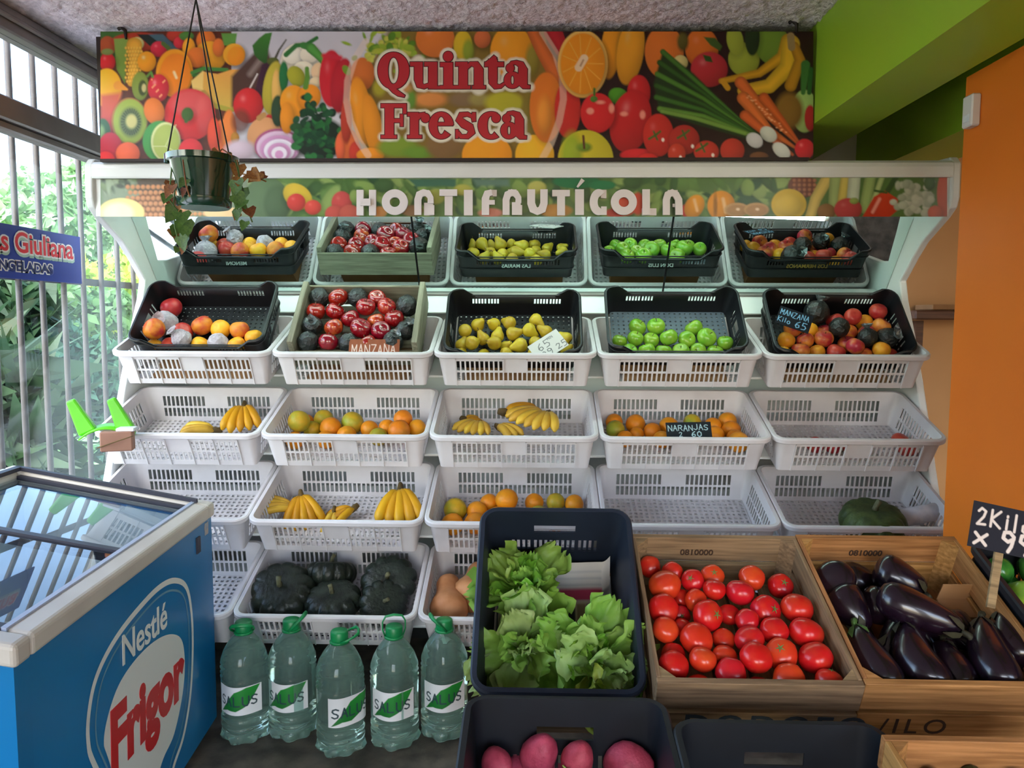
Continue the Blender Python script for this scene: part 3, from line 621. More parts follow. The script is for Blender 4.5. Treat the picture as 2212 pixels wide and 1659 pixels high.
E_(1052, 335, 54, 46, '#e6941f', shade=.3); E_(1155, 335, 42, 44, '#e4aa24', shade=.35); E_(1150, 130, 14, 34, '#8a7c2c', soft=8)
L_([(1152, 70), (1172, 110), (1205, 168)], 26, '#c4622a', 34, shade=.25); E_(1180, 232, 36, 76, '#d27224', shade=.3); E_(1176, 250, 16, 40, '#dd8c34', soft=10); E_(1226, 236, 28, 62, '#c02c26', shade=.3); L_([(1195, 70), (1225, 130)], 40, '#a81f28', 24, shade=.2)
for pts in ([(790, 90), (765, 130), (751, 175), (749, 220), (757, 262), (775, 305), (795, 335)], [(1172, 70), (1200, 115), (1215, 165), (1217, 215), (1208, 262), (1190, 310), (1172, 342)]): L_(pts, 15, '#e6cdb8', alpha=.42)
# right of the ring
E_(1320, 105, 22, 66, '#de901e', ang=6); E_(1362, 110, 29, 74, '#e09824', ang=8, hl=.06); E_(1259, 138, 54, 73, '#eab45c', shade=.12); E_(1259, 138, 48, 66, '#df8a1a', shade=.22)
for k in range(11): a = k * .571; L_([(1257 + 12 * math.cos(a), 137 + 14 * math.sin(a)), (1259 + 44 * math.cos(a), 138 + 62 * math.sin(a))], 1.4, '#eeb04c')
L_([(1250, 146), (1262, 126)], 17, '#e8c8a4'); L_([(1254, 142), (1260, 130)], 4, '#b88a68')
E_(1336, 208, 22, 18, '#4a8a24', ang=20); E_(1380, 200, 25, 38, '#c22428', hl=.1); E_(1362, 262, 44, 68, '#bb2226', ang=12, hl=.12); E_(1291, 244, 37, 43, '#c92428', shade=.3); E_(1283, 214, 8, 7, '#4a7a2c'); L_([(1284, 205), (1284, 192)], 5, '#3f6a24')
for c in ((1275, 240, 8, 7), (1321, 234, 6, 10), (1297, 221, 9, 4), (1388, 248, 6, 9), (1348, 246, 8, 5)): E_(*c, '#dd8878', shade=0, soft=4)
E_(1265, 345, 60, 64, '#beb02a', shade=.4, hl=.05); E_(1235, 335, 22, 48, '#86a428', soft=12, alpha=.8); E_(1262, 318, 16, 10, '#6a8a24', soft=6); L_([(1262, 320), (1260, 294)], 5, '#5a3020')
E_(1380, 335, 40, 14, '#c8242c')
E_(1435, 112, 42, 58, '#d4702a', shade=.4); E_(1516, 104, 36, 44, '#d26a24', hl=.05); Q_([(1520, 80), (1545, 82), (1560, 100), (1555, 110), (1535, 98)], '#3f5a24'); E_(1475, 90, 12, 20, '#5a5220', soft=6); E_(1470, 135, 16, 16, '#c8b878')
E_(1607, 128, 34, 36, '#98a038', shade=.4, hl=.05); E_(1588, 88, 18, 32, '#98a038', ang=-10, shade=.3); E_(1668, 95, 36, 44, '#6f8a30', shade=.5); E_(1625, 80, 16, 40, '#24341c'); E_(1532, 150, 40, 38, '#b22c34', hl=.1); Q_([(1518, 118), (1535, 122), (1540, 135), (1524, 132)], '#2f5020')
L_([(1702, 88), (1690, 122), (1640, 158), (1558, 175)], 30, '#cc9422', 12, shade=.35); L_([(1708, 95), (1702, 145), (1662, 186), (1606, 196)], 40, '#d8a62c', 26, shade=.3); L_([(1716, 100), (1728, 130), (1708, 185)], 20, '#b47c24', 26, shade=.3); L_([(1708, 78), (1710, 102)], 16, '#a0825a'); L_([(1562, 176), (1572, 190)], 12, '#c89022')
E_(1738, 240, 28, 46, '#9ab46c', shade=.4); L_([(1740, 140), (1735, 200)], 20, '#3f7038', 10); L_([(1752, 150), (1748, 200)], 10, '#2a5a2c'); E_(1705, 240, 30, 40, '#86602c', soft=12); E_(1750, 255, 12, 28, '#a8242c')
L_([(1600, 178), (1660, 250), (1726, 312)], 26, '#cc6430', 6, shade=.35); L_([(1650, 212), (1690, 262), (1724, 306)], 24, '#c85c2c', 6, shade=.35); L_([(1606, 212), (1660, 280), (1716, 318)], 28, '#d26c34', 6, shade=.35); L_([(1610, 250), (1670, 300), (1712, 334)], 24, '#c85c2e', 6, shade=.35)
for k in range(30): E_(1618 + k * 2.6 + rg.uniform(-6, 6), 205 + k * 2.8 + rg.uniform(-6, 6), 2, 1.2, '#e8a478', shade=0)
Q_([(1432, 108), (1500, 160), (1585, 245), (1650, 296), (1620, 302), (1500, 268), (1425, 245), (1412, 180)], '#22351a', soft=5)
for a, c in (((1432, 112), '#3f6a28'), ((1425, 135), '#2f5220'), ((1420, 160), '#4a762c'), ((1418, 185), '#2f5220'), ((1418, 210), '#3a6426'), ((1425, 235), '#5a8434')): L_([a, (1520, (a[1] + 250) / 2 + 8), (1640, 298)], 12, c, 7, shade=.4)
L_([(1430, 240), (1500, 255), (1610, 288)], 10, '#6a8c3c', 10, shade=.3)
E_(1660, 290, 20, 15, '#c8ccc4', ang=40, shade=.4); E_(1630, 303, 19, 15, '#c4c4c8', ang=35, shade=.4); E_(1688, 325, 22, 14, '#ccd0cc', ang=40, shade=.4)
E_(1422, 292, 33, 46, '#bc2c26', shade=.45, hl=.06); E_(1478, 302, 33, 32, '#a82c26'); E_(1462, 332, 19, 22, '#bc3a28', hl=.1); E_(1526, 328, 27, 24, '#bc3426', hl=.1); E_(1582, 325, 26, 26, '#b63428'); E_(1640, 338, 20, 10, '#6a4024'); E_(1738, 322, 21, 22, '#c8202c', hl=.15); E_(1400, 345, 22, 14, '#cc2828')
for x, y in ((1416, 292), (1478, 290), (1518, 318)): L_([(x - 14, y + 8), (x, y), (x + 10, y - 8)], 5, '#44602a'); L_([(x - 4, y - 8), (x + 4, y + 10)], 4, '#44602a')
for x, y in ((1432, 302), (1496, 316), (1540, 335), (1470, 340)): E_(x, y, 3, 4, '#f0d8d0', shade=0)
cv.mottle(.05, 14)
# Quinta / Fresca letters as strokes: each stroke = list of (x, y, width)
def arc(cx, cy, rx, ry, a0, a1, w0, w1=None, n=16): return [(cx + rx * math.cos(math.radians(a0 + (a1 - a0) * k / n)), cy + ry * math.sin(math.radians(a0 + (a1 - a0) * k / n)), w0 + ((w1 if w1 else w0) - w0) * k / n) for k in range(n + 1)]
def bar(x0, y0, x1, y1): return ('r', x0, y0, x1, y1)
def ring(cx, cy, rx, ry, wx, wy, n=36, a0=0, a1=360): return [(cx + rx * math.cos(math.radians(a)), cy + ry * math.sin(math.radians(a)), math.hypot(wx * math.cos(math.radians(a)), wy * math.sin(math.radians(a)))) for a in np.linspace(a0, a1, n + 1)]
def let_a(ox, oy): return [arc(ox + 1120, oy + 151, 14, 15, 265, 200, 9, 12, 8), ring(ox + 1102, oy + 147, 4.5, 5, 9, 9, 16), [(ox + 1102, oy + 142, 8), (ox + 1106, oy + 136, 8), (ox + 1115, oy + 135, 9), (ox + 1125, oy + 139, 14), (ox + 1129.5, oy + 150, 19), (ox + 1129.5, oy + 183, 19)], ring(ox + 1107, oy + 173, 11, 14, 14, 8, 24), [(ox + 1128, oy + 180, 16), (ox + 1132, oy + 187, 10), (ox + 1145, oy + 188, 7)]][1:]
LET = {
 'Q': [ring(850, 152.5, 23, 34.5, 22, 10.5), [(843, 187, 10), (852, 196, 11), (862, 203, 10), (874, 208, 4)]],
 'u': [bar(886, 134, 906, 143), [(904, 134, 18), (904, 172, 18), (907, 184, 15), (916, 187.5, 9), (928, 183, 8)], bar(917, 134, 930, 143), bar(925.5, 134, 944.5, 192), bar(940, 186, 952, 192)],
 'i': [ring(968, 122, 5, 5.5, 11, 11), bar(951, 135, 970, 144), bar(958.5, 135, 978, 192), bar(951, 185, 986, 192)],
 'n': [bar(984, 134, 1000, 143), bar(991, 134, 1010, 192), bar(985, 185, 1016, 192), [(1008, 146, 8), (1017, 138, 9), (1028, 139, 14), (1034, 150, 19.5), (1034, 190, 19.5)], bar(1020, 185, 1049, 192)],
 't': [[(1070, 122, 8), (1062, 132, 12), (1050, 138, 7)], bar(1055.5, 128, 1074, 170), bar(1047, 134, 1088, 144), [(1064.8, 165, 18.5), (1065, 178, 18), (1071, 187, 12), (1081, 187, 8), (1090, 180, 5)]],
 'a': let_a(0, 0),
 'F': [bar(831.5, 224, 850.5, 299), bar(823, 224, 878, 232.5), bar(823, 292, 857, 299), bar(870.5, 224, 878, 246), bar(850, 256.5, 869, 264.5), bar(864.5, 247, 871, 273)],
 'r': [bar(880, 243, 896, 251), bar(886, 243, 904, 299), bar(880, 292, 911, 299), [(902, 256, 8), (908, 248, 9), (918, 247, 9)], ring(919, 255, 4.5, 5, 9.5, 9.5)],
 'e': [ring(953, 271, 17.5, 24.5, 18, 9.5, 30, 40, 358), bar(945, 264.5, 978, 271.5)],
 's': [[(1024, 262, 8), (1021, 252, 8), (1010, 246.5, 9), (996, 248, 12), (992, 258, 16), (1002, 268, 17), (1015, 275, 17), (1019, 286, 15), (1010, 295, 10), (996, 295, 9), (989, 286, 8)], bar(1020, 243, 1027.5, 262), bar(984, 280, 990, 299)],
 'c': [ring(1061, 271, 18.5, 25, 20, 9.5, 26, 52, 300), ring(1071.5, 255, 4.5, 5, 9.5, 9.5)],
 'a ': let_a(-7.5, 109)}
allst = []
for st in LET.values():
    for s_ in st:
        if s_[0] != 'r': allst.append(s_); continue
        _, x0, y0, x1, y1 = s_; h_ = min(x1 - x0, y1 - y0) / 2
        allst.append([(x0 + h_, (y0 + y1) / 2, 2 * h_), (x1 - h_, (y0 + y1) / 2, 2 * h_)] if x1 - x0 > y1 - y0 else [((x0 + x1) / 2, y0 + h_, 2 * h_), ((x0 + x1) / 2, y1 - h_, 2 * h_)])
for s_ in allst:
    for k in range(len(s_) - 1): L_([s_[k][:2], s_[k + 1][:2]], s_[k][2] + 11, '#e0dac8', s_[k + 1][2] + 11, soft=7)
cv.build('print', M_print, lambda x, y: tuple(PY(x, y, YB)), ban, gain=1.25)
def stroke_mb(sts, place, grow=0, step=.00015):
    b = MB(); pl0 = place
    for k_, s_ in enumerate(sts):
        place = lambda x, y, k_=k_: (lambda q: (q[0], q[1] - k_ * step, q[2]))(pl0(x, y))
        if s_[0] == 'r':
            _, x0, y0, x1, y1 = s_; x0 -= grow; x1 += grow; y0 -= grow; y1 += grow
            b.add([place(x, y) for x, y in ((x0, y0), (x1, y0), (x1, y1), (x0, y1))], [(0, 3, 2, 1)]); continue
        vs = []; n = len(s_)
        pts = list(s_)
        if grow and math.hypot(pts[0][0] - pts[-1][0], pts[0][1] - pts[-1][1]) > 1:
            def ext(p, q): d = math.hypot(p[0] - q[0], p[1] - q[1]) or 1; return (p[0] + (p[0] - q[0]) / d * grow, p[1] + (p[1] - q[1]) / d * grow, p[2])
            pts = [ext(pts[0], pts[1])] + pts[1:-1] + [ext(pts[-1], pts[-2])]
        for i, (x, y, w_) in enumerate(pts):
            a = pts[max(i - 1, 0)]; c = pts[min(i + 1, n - 1)]
            if math.hypot(pts[0][0] - pts[-1][0], pts[0][1] - pts[-1][1]) < .01 and i in (0, n - 1): a = pts[-2]; c = pts[1]
            tx, ty = c[0] - a[0], c[1] - a[1]; L = math.hypot(tx, ty) or 1; h = w_ / 2 + grow; vs += [place(x - ty / L * h, y + tx / L * h), place(x + ty / L * h, y - tx / L * h)]
        b.add(vs, [(2 * i, 2 * i + 1, 2 * i + 3, 2 * i + 2) for i in range(n - 1)])
    return b
M_red = mat('red_print', '#c8202e', '#bb1f2c', scale=3, rough=.4); M_maroon = mat('maroon_print', '#5c1420', rough=.4)
for ch, st in LET.items():
    o = stroke_mb(st, lambda x, y: tuple(PY(x, y, YB - .0032))).build('letter', M_red, ban)
    stroke_mb(st, lambda x, y: tuple(PY(x, y, YB - .0011)), grow=1.7).build('letter_outline', M_maroon, o)
# backing, bottom batten, hooks
b = MB(); p0 = PY(217, 343, YB); p1 = PY(1757, 68, YB); b.box(((p0.x + p1.x) / 2, YB + .008, (p0.z + p1.z) / 2), (p1.x - p0.x, .012, p1.z - p0.z)); b.build('backing_board', mat('dark_board', '#2a1a18', rough=.6), ban)
b = MB(); b.box(((p0.x + p1.x) / 2, YB + .006, p0.z - .006), (p1.x - p0.x, .02, .010)); b.build('batten', MATS['dark_board'], ban)
for u, v in ((262, 66), (1712, 52)):
    p = PY(u, v, YB - .004); b = MB(); b.tube([p + Vector((-.012, 0, .004)), p + Vector((0, 0, .012)), p + Vector((.014, 0, .0)), p + Vector((.016, 0, -.03))], [.006, .008, .007, .004], 8); b.build('hook', mat('dark_metal', '#2c211e', rough=.5, metal=.3), ban, True)

# ------------------------------------------------------------------ header strip print
cv = Canvas(217, 383, 2046, 468, 915, 43, '#54743f'); cv.ao = .3; E_ = cv.ell; L_ = cv.line; Q_ = cv.poly
rg = random.Random(11)
for k in range(260): E_(rg.uniform(520, 1720), rg.uniform(385, 460), rg.uniform(10, 34), rg.uniform(6, 16), rg.choice(['#5f8244', '#4a6c38', '#7a9850', '#3c5c34', '#86a05c', '#54763c', '#2f5436']), ang=rg.uniform(0, 180), shade=.35, soft=4)
Q_([(217, 380), (540, 380), (540, 470), (217, 470)], '#7c8c74', soft=20)
for k in range(40): E_(rg.uniform(225, 360), rg.uniform(385, 412), rg.uniform(8, 20), rg.uniform(3, 7), rg.choice(['#6c8058', '#4c5c48', '#8c9c80', '#3a4438']), ang=rg.uniform(0, 180), shade=.3, soft=4)
E_(330, 400, 36, 24, '#4c4038', soft=8); E_(335, 452, 66, 36, '#6f4428', shade=.3)
for i in range(12):
    for j in range(6): E_(276 + i * 11 + (j % 2) * 5.5, 404 + j * 12, 5, 5, '#c08458', shade=.4, soft=3)
E_(262, 460, 50, 32, '#e6d084', shade=.15); E_(255, 462, 34, 24, '#efe2b0', shade=.1, soft=8)
for i in range(9):
    for j in range(3): E_(392 + i * 10 + (j % 2) * 5, 440 + j * 11, 4.6, 4.6, '#c89060', shade=.4, soft=3)
E_(480, 460, 40, 14, '#dfc08c', shade=.1); E_(575, 432, 48, 50, '#55704c', shade=.3); E_(600, 440, 30, 40, '#4a6444', soft=8)
E_(643, 424, 34, 25, '#ccb038', ang=35); E_(640, 437, 20, 19, '#c83e38', hl=.06); E_(676, 448, 18, 16, '#cc4a40', hl=.05); E_(738, 438, 22, 25, '#bc4a48', hl=.05); E_(722, 462, 20, 18, '#b85048'); E_(755, 462, 22, 20, '#b05448'); E_(765, 424, 10, 14, '#7c9450')
Q_([(880, 386), (985, 386), (985, 405), (960, 402), (900, 404)], '#3a6854', soft=5); Q_([(1020, 386), (1100, 386), (1100, 402), (1030, 402)], '#5a7a6c', soft=8)
E_(1245, 392, 50, 15, '#146a40', shade=.1); E_(1300, 400, 30, 10, '#1a7044', shade=.1)
for c in ((1000, 410, 20, 12, '#a8a84c'), (940, 425, 22, 16, '#98a04c'), (1160, 405, 20, 14, '#b0b05c'), (890, 455, 24, 12, '#8a6a4c'), (820, 458, 16, 12, '#b88048'), (1060, 460, 26, 10, '#c07868'), (1200, 455, 36, 14, '#b08038'), (1350, 440, 30, 26, '#cc5038'), (1378, 440, 14, 24, '#c84a34'), (1330, 460, 24, 10, '#a8342c'), (1484, 455, 14, 14, '#b8282c')): E_(*c, shade=.3, soft=4)
E_(1500, 446, 20, 27, '#d8921f', ang=30, hl=.05); E_(1558, 444, 30, 32, '#d68e20', hl=.05); E_(1545, 444, 4, 26, '#9a6418', soft=4); L_([(1500, 432), (1506, 455)], 6, '#e8bc80', soft=4); L_([(1562, 430), (1568, 458)], 7, '#e8bc80', soft=4)
for x in (1592, 1634): E_(x, 453, 27, 15, '#b8905c', shade=.2); E_(x, 454, 22, 11, '#a47c4c', shade=.2); E_(x + 2, 452, 4, 3, '#d8c0a0', shade=0)
E_(1732, 402, 30, 26, '#6c4030', shade=.3)
for i in range(5):
    for j in range(4): E_(1716 + i * 11, 390 + j * 10, 4, 4, '#a06848', soft=3)
E_(1704, 442, 38, 34, '#c8aa30', shade=.25); E_(1704, 444, 30, 24, '#d0b43c', soft=8)
L_([(1788, 384), (1762, 430), (1750, 470)], 26, '#c4b060', 22, shade=.3); L_([(1805, 384), (1798, 470)], 26, '#94a86c', 20, shade=.3); L_([(1826, 384), (1818, 440)], 20, '#c0b058', shade=.3); L_([(1846, 384), (1842, 432)], 26, '#b8c4ac', shade=.25); L_([(1880, 384), (1868, 450)], 24, '#8ca464', shade=.3); L_([(1905, 384), (1885, 440)], 12, '#a0b478', shade=.3); L_([(1935, 384), (1910, 425)], 12, '#3a5434')
E_(1785, 458, 20, 18, '#86643c'); E_(1832, 452, 30, 24, '#b04444', hl=.06); E_(1845, 434, 10, 7, '#8aa054'); Q_([(1888, 425), (1912, 412), (1940, 430), (1938, 455), (1920, 470), (1862, 470)], '#c84428', grad='#b03420'); L_([(1900, 430), (1885, 458)], 7, '#dd9484', soft=4); L_([(1890, 412), (1915, 416)], 5, '#3a5a2c')
for k in range(60): E_(1975 + rg.gauss(0, 22), 430 + rg.gauss(0, 20), rg.uniform(6, 11), rg.uniform(6, 10), rg.choice(['#aeb8a6', '#b8c0b0', '#9ca894']), shade=.3, soft=3)
E_(2008, 395, 12, 16, '#4a6a44'); E_(2040, 420, 16, 50, '#b04c34', shade=.3); E_(2020, 460, 16, 16, '#b85438')
cv.mottle(.05, 9)
p = PY(1100, 425, 2.86)
cv.build('header_print', attr_mat('header_print', rough=.3, spec=.4), lambda x, y: tuple(PY(x, y, 2.8615)), cab, gain=1.15)
# raised letters
M_letter = mat('white_letter', '#e6dfdf', rough=.5)
def sq(x, y): return tuple(PY(x, y, 2.85))
HL = {}
def hs(x0, x1, kind):
    # letter strokes in pixels between x0 and x1, top 410, base 465
    t, bs = 410, 465; w_ = x1 - x0
    if kind == 'H': return [bar(x0, t, x0 + 15, bs), bar(x1 - 15, t, x1, bs), bar(x0 + 10, 430, x1 - 10, 445)]
    if kind == 'O': return [ring((x0 + x1) / 2, 437.5, w_ / 2 - 8.5, 19, 17, 17, 40)]
    if kind == 'C': return [ring((x0 + x1) / 2 + 2, 437.5, w_ / 2 - 8, 19.5, 17, 17, 30, 55, 305), bar(x1 - 12, t, x1, 428), bar(x1 - 12, 447, x1, bs)]
    if kind == 'R': return [[(x0 + 7.5, bs, 15), (x0 + 7.5, 432, 15), (x0 + 11, 421, 16), (x0 + 20, 417, 15), (x1 - 14, 419, 15), (x1 - 8, 428, 13), (x1 - 8, 440, 13)], bar(x0 + 12, t + .5, x1 - 12, 420), bar(x0 + 20, 438, x1 - 3, bs), bar(x1 - 12, 444, x1, bs)]
    if kind == 'A': return [[(x0 + 7.5, bs, 15), (x0 + 7.5, 432, 15), (x0 + 11, 421, 16), (x0 + 20, 417, 15), (x0 + 28, 421, 15), (x1 - 11, 432, 15), (x1 - 10, bs, 16)], bar(x0 + 12, t + .5, x1 - 12, 422), bar(x0 + 22, 440, x1 - 9, 447)]
    if kind == 'T': return [bar(x0, t, x1, 424), bar((x0 + x1) / 2 - 8.5, t, (x0 + x1) / 2 + 8.5, bs)]
    if kind == 'I': return [bar(x0, t, x1, bs)]
    if kind == 'Í': return [bar(x0, t, x1, bs), [(x0 + 5, 405, 4), (x0 + 17, 389, 9)]]
    if kind == 'F': return [[(x0 + 8, bs, 16), (x0 + 8, 430, 16), (x0 + 12, 419, 16), (x0 + 22, 416.5, 13)], bar(x0 + 16, t, x1, 424), bar(x0 + 10, 433, x1 - 4, 443)]
    if kind == 'U': return [[(x0 + 8.5, t, 17), (x0 + 8.5, 440, 17), (x0 + 13, 453, 18), (x0 + 22, 457.5, 16), (x1 - 12, 453, 18), (x1 - 8, 440, 16), (x1 - 8, t, 16)]]
    if kind == 'L': return [bar(x0, t, x0 + 16, bs), bar(x0, 450, x1, bs)]
for ch, x0, x1 in (('H', 770, 812), ('O', 826, 882), ('R', 896, 939), ('T', 950, 988), ('I', 1002, 1021), ('F', 1041, 1073), ('R', 1086, 1128), ('U', 1139, 1183), ('T', 1193, 1231), ('Í', 1242, 1261), ('C', 1272, 1310), ('O', 1319, 1375), ('L', 1387, 1418), ('A', 1431, 1476)):
    fr = stroke_mb(hs(x0, x1, ch), lambda x, y: tuple(PY(x, y, 2.8485)), step=.0004)
    o = fr.build('letter', M_letter, cab); sm = o.modifiers.new('thickness', 'SOLIDIFY'); sm.thickness = .012; sm.offset = -1
# ------------------------------------------------------------------ produce
def sphere_prof(n, fr): return [fr(PI * k / n) for k in range(n + 1)]
def apple_mesh(name, m, tall=.92, dimple=.16, n=20, seed=0):
    rr = random.Random(seed); ph = rr.uniform(0, 6)
    prof = []
    for k in range(17):
        t = PI * k / 16; r_ = math.sin(t); z = -math.cos(t)
        r_ *= 1 + .05 * z; zz = z * tall
        if z > .5: zz -= dimple * ((z - .5) / .5) ** 2 * (1 - r_) * 1.8
        if z < -.6: zz += dimple * .6 * ((-z - .6) / .4) ** 2 * (1 - r_) * 1.6
        prof.append((max(r_, 0), zz))
    b = MB(); b.lathe(prof, n, fn=lambda p, a, i: (p[0] * (1 + .025 * math.cos(5 * a + ph) * (p[2] < 0) + .02 * math.cos(2 * a + ph)), p[1] * (1 + .02 * math.cos(2 * a + ph)), p[2] * (1 + .02 * math.cos(a + ph))))
    return b.mesh(name, m, True)
def stem_mesh(name, m, z0, z1, r=.035): b = MB(); b.tube([(0, 0, z0), (.03, .01, (z0 + z1) / 2), (.10, .03, z1)], [r * .8, r, r * 1.3], 6); return b.mesh(name, m, True)
def round_mesh(name, m, sx=1, sz=1, lobes=0, amp=0, n=18, bump=.0, seed=0):
    rr = random.Random(seed); a1, a2 = rr.uniform(0, 6), rr.uniform(0, 6)
    prof = [(math.sin(PI * k / 14), -math.cos(PI * k / 14)) for k in range(15)]
    def fn(p, a, i):
        s_ = 1 + amp * math.cos(lobes * a + a1) * math.hypot(p[0], p[1]) + bump * math.sin(3 * p[0] + a1) * math.cos(4 * p[1] + a2)
        z = p[2] * sz
        if lobes and p[2] > .6: z -= .10 * (p[2] - .6) / .4
        return (p[0] * s_ * sx, p[1] * s_, z)
    b = MB(); b.lathe(prof, n, fn=fn); return b.mesh(name, m, True)
def pear_mesh(name, m, seed=0):
    P = [(0, -.82), (.25, -.88), (.6, -.80), (.86, -.52), (.95, -.15), (.88, .20), (.68, .55), (.50, .85), (.40, 1.1), (.30, 1.28), (.14, 1.38), (0, 1.36)]
    rr = random.Random(seed); q = rr.uniform(-.14, .14)
    b = MB(); b.lathe(P, 18, fn=lambda p, a, i: (p[0] + q * max(0, p[2]) ** 1.5 * .6, p[1], p[2])); return b.mesh(name, m, True)
def crumpled_mesh(name, m, seed, amp=.13):
    rg_ = np.random.RandomState(seed); prof = [(math.sin(PI * k / 12), -math.cos(PI * k / 12)) for k in range(13)]; ks = rg_.normal(0, 4.2, (9, 3)); ph = rg_.uniform(0, 6, 9)
    def fn(p, a, i): q = np.array(p); s_ = 1 + amp * float(np.abs(np.sin(ks @ q + ph)).mean() - .6) * 2.2; return tuple(q * s_)
    b = MB(); b.lathe(prof, 16, fn=fn); tl = MB()
    me = b.mesh(name, m, False); return me
def tail_mesh(name, m, seed):
    rr = random.Random(seed); b = MB(); vs = []; fs = []
    for i in range(5):
        for k in range(7):
            an = 2 * PI * k / 7; rad = .12 + .12 * i * rr.uniform(.7, 1.3); vs.append((rad * math.cos(an), rad * math.sin(an), .85 + i * .14 + rr.uniform(-.05, .05)))
    for i in range(4):
        for k in range(7): fs.append((i * 7 + k, i * 7 + (k + 1) % 7, (i + 1) * 7 + (k + 1) % 7, (i + 1) * 7 + k))
    b.add(vs, fs); return b.mesh(name, m)
MA_red = mat('red_apple_skin', '#7c0814', '#960f1a', scale=1.2, rough=.12, spec=.6, rnd=.12, detail=5, coat=.6, stretch=(3, 3, .6))
MA_redy = mat('striped_apple_skin', '#981519', '#c8602c', scale=1.0, rough=.15, spec=.6, rnd=.12, detail=5, coat=.5, stretch=(3, 3, .7), lo=.45, hi=.7)
MA_grn = mat('green_apple_skin', '#6aa22a', '#8cae38', scale=1.1, rough=.22, spec=.5, rnd=.10, detail=4)
MA_peach = mat('nectarine_skin', '#e08f2c', '#bf3a34', scale=.9, rough=.4, spec=.35, rnd=.10, detail=4, lo=.42, hi=.62)
MA_ry = mat('red_yellow_skin', '#dd8a3a', '#b02c38', scale=.8, rough=.33, spec=.4, rnd=.14, detail=4, lo=.40, hi=.58)
MA_yel = mat('yellow_peach_skin', '#eaa62a', '#d8762c', scale=.9, rough=.38, spec=.35, rnd=.08, lo=.5, hi=.8)
MA_crim = mat('crimson_nectarine_skin', '#a8222e', '#c44a3a', scale=.9, rough=.33, spec=.4, rnd=.1)
M_pear = mat('pear_skin', '#b39a26', '#9c7422', scale=1.3, rough=.4, spec=.35, rnd=.12, detail=6, lo=.5, hi=.8)
M_orng = mat('orange_skin', '#e58a16', '#c98a1a', scale=.8, rough=.42, spec=.35, rnd=.13, bump=.12, bscale=14, lo=.45, hi=.75)
M_orgr = mat('greenish_orange_skin', '#c79a22', '#8f9a2c', scale=.8, rough=.42, spec=.35, rnd=.12, bump=.12, bscale=14)
M_tom = mat('tomato_skin', '#cc2a1a', '#d24a22', scale=.7, rough=.26, spec=.45, rnd=.10, lo=.45, hi=.8)
M_stem = mat('stem_brown', '#4a3420', '#62482a', scale=8, rough=.8)
M_calyx = mat('green_calyx', '#5f8a44', '#466b30', scale=10, rough=.6)
M_dwrap = mat('dark_foil_wrap', '#181c1d', '#262c2c', scale=3, rough=.3, spec=.5, bump=.4, bscale=6)
M_lwrap = mat('pale_paper_wrap', '#c2bcc4', '#a39aa4', scale=3, rough=.7, spec=.2, bump=.5, bscale=6)
KIND = {
 'ra': ('apple', [apple_mesh('red_apple', MA_red, seed=k) for k in range(3)], 'glossy dark red apple'),
 'rs': ('apple', [apple_mesh('striped_apple', MA_redy, seed=k + 5) for k in range(2)], 'streaked red apple'),
 'ga': ('apple', [apple_mesh('green_apple', MA_grn, seed=k + 9) for k in range(3)], 'bright green apple'),
 'pe': ('nectarine', [apple_mesh('nectarine', MA_peach, tall=.95, dimple=.08, seed=k + 2) for k in range(2)], 'orange and red nectarine'),
 'cr': ('nectarine', [apple_mesh('nectarine', MA_crim, tall=.95, dimple=.1, seed=k + 3) for k in range(2)], 'crimson nectarine'),
 'ye': ('nectarine', [apple_mesh('nectarine', MA_yel, tall=.96, dimple=.08, seed=k + 4) for k in range(2)], 'golden nectarine'),
 'ry': ('apple', [apple_mesh('bicolour_apple', MA_ry, tall=.93, dimple=.12, seed=k + 6) for k in range(3)], 'red and yellow apple'),
 'pr': ('pear', [pear_mesh('pear', M_pear, seed=k) for k in range(3)], 'yellow pear'),
 'or': ('orange', [round_mesh('orange', M_orng, sz=.95, bump=.02, seed=k) for k in range(2)], 'orange citrus fruit'),
 'og': ('orange', [round_mesh('orange', M_orgr, sz=.95, bump=.02, seed=k + 4) for k in range(2)], 'greenish citrus fruit'),
 'to': ('tomato', [round_mesh('tomato', M_tom, sz=.88, lobes=5, amp=.03, seed=k) for k in range(3)], 'ripe red tomato'),
 'dw': ('wrapped_fruit', [crumpled_mesh('wrapped_fruit', M_dwrap, k) for k in range(3)], 'dark foil-wrapped fruit'),
 'lw': ('wrapped_fruit', [crumpled_mesh('wrapped_fruit', M_lwrap, k + 7, .18) for k in range(3)], 'pale paper-wrapped fruit')}
STEM = stem_mesh('stem', M_stem, .55, .98); PSTEM = stem_mesh('stem', M_stem, 1.3, 1.75, .05)
TAIL_D = tail_mesh('twist', mat('silver_foil', '#8c9698', '#4a5254', scale=4, rough=.3, metal=.4), 1); TAIL_L = tail_mesh('twist', M_lwrap, 2)
_cal = MB()
for k in range(5):
    a = k * 2 * PI / 5; _cal.add([(0, 0, .80), (.10 * math.cos(a - .5), .10 * math.sin(a - .5), .82), (.34 * math.cos(a), .34 * math.sin(a), .80), (.10 * math.cos(a + .5), .10 * math.sin(a + .5), .82)], [(0, 1, 2, 3)])
TCAL = _cal.mesh('calyx', M_calyx)
BINS = []     # (container phrase, [objects]) for labels
rf = random.Random(21)
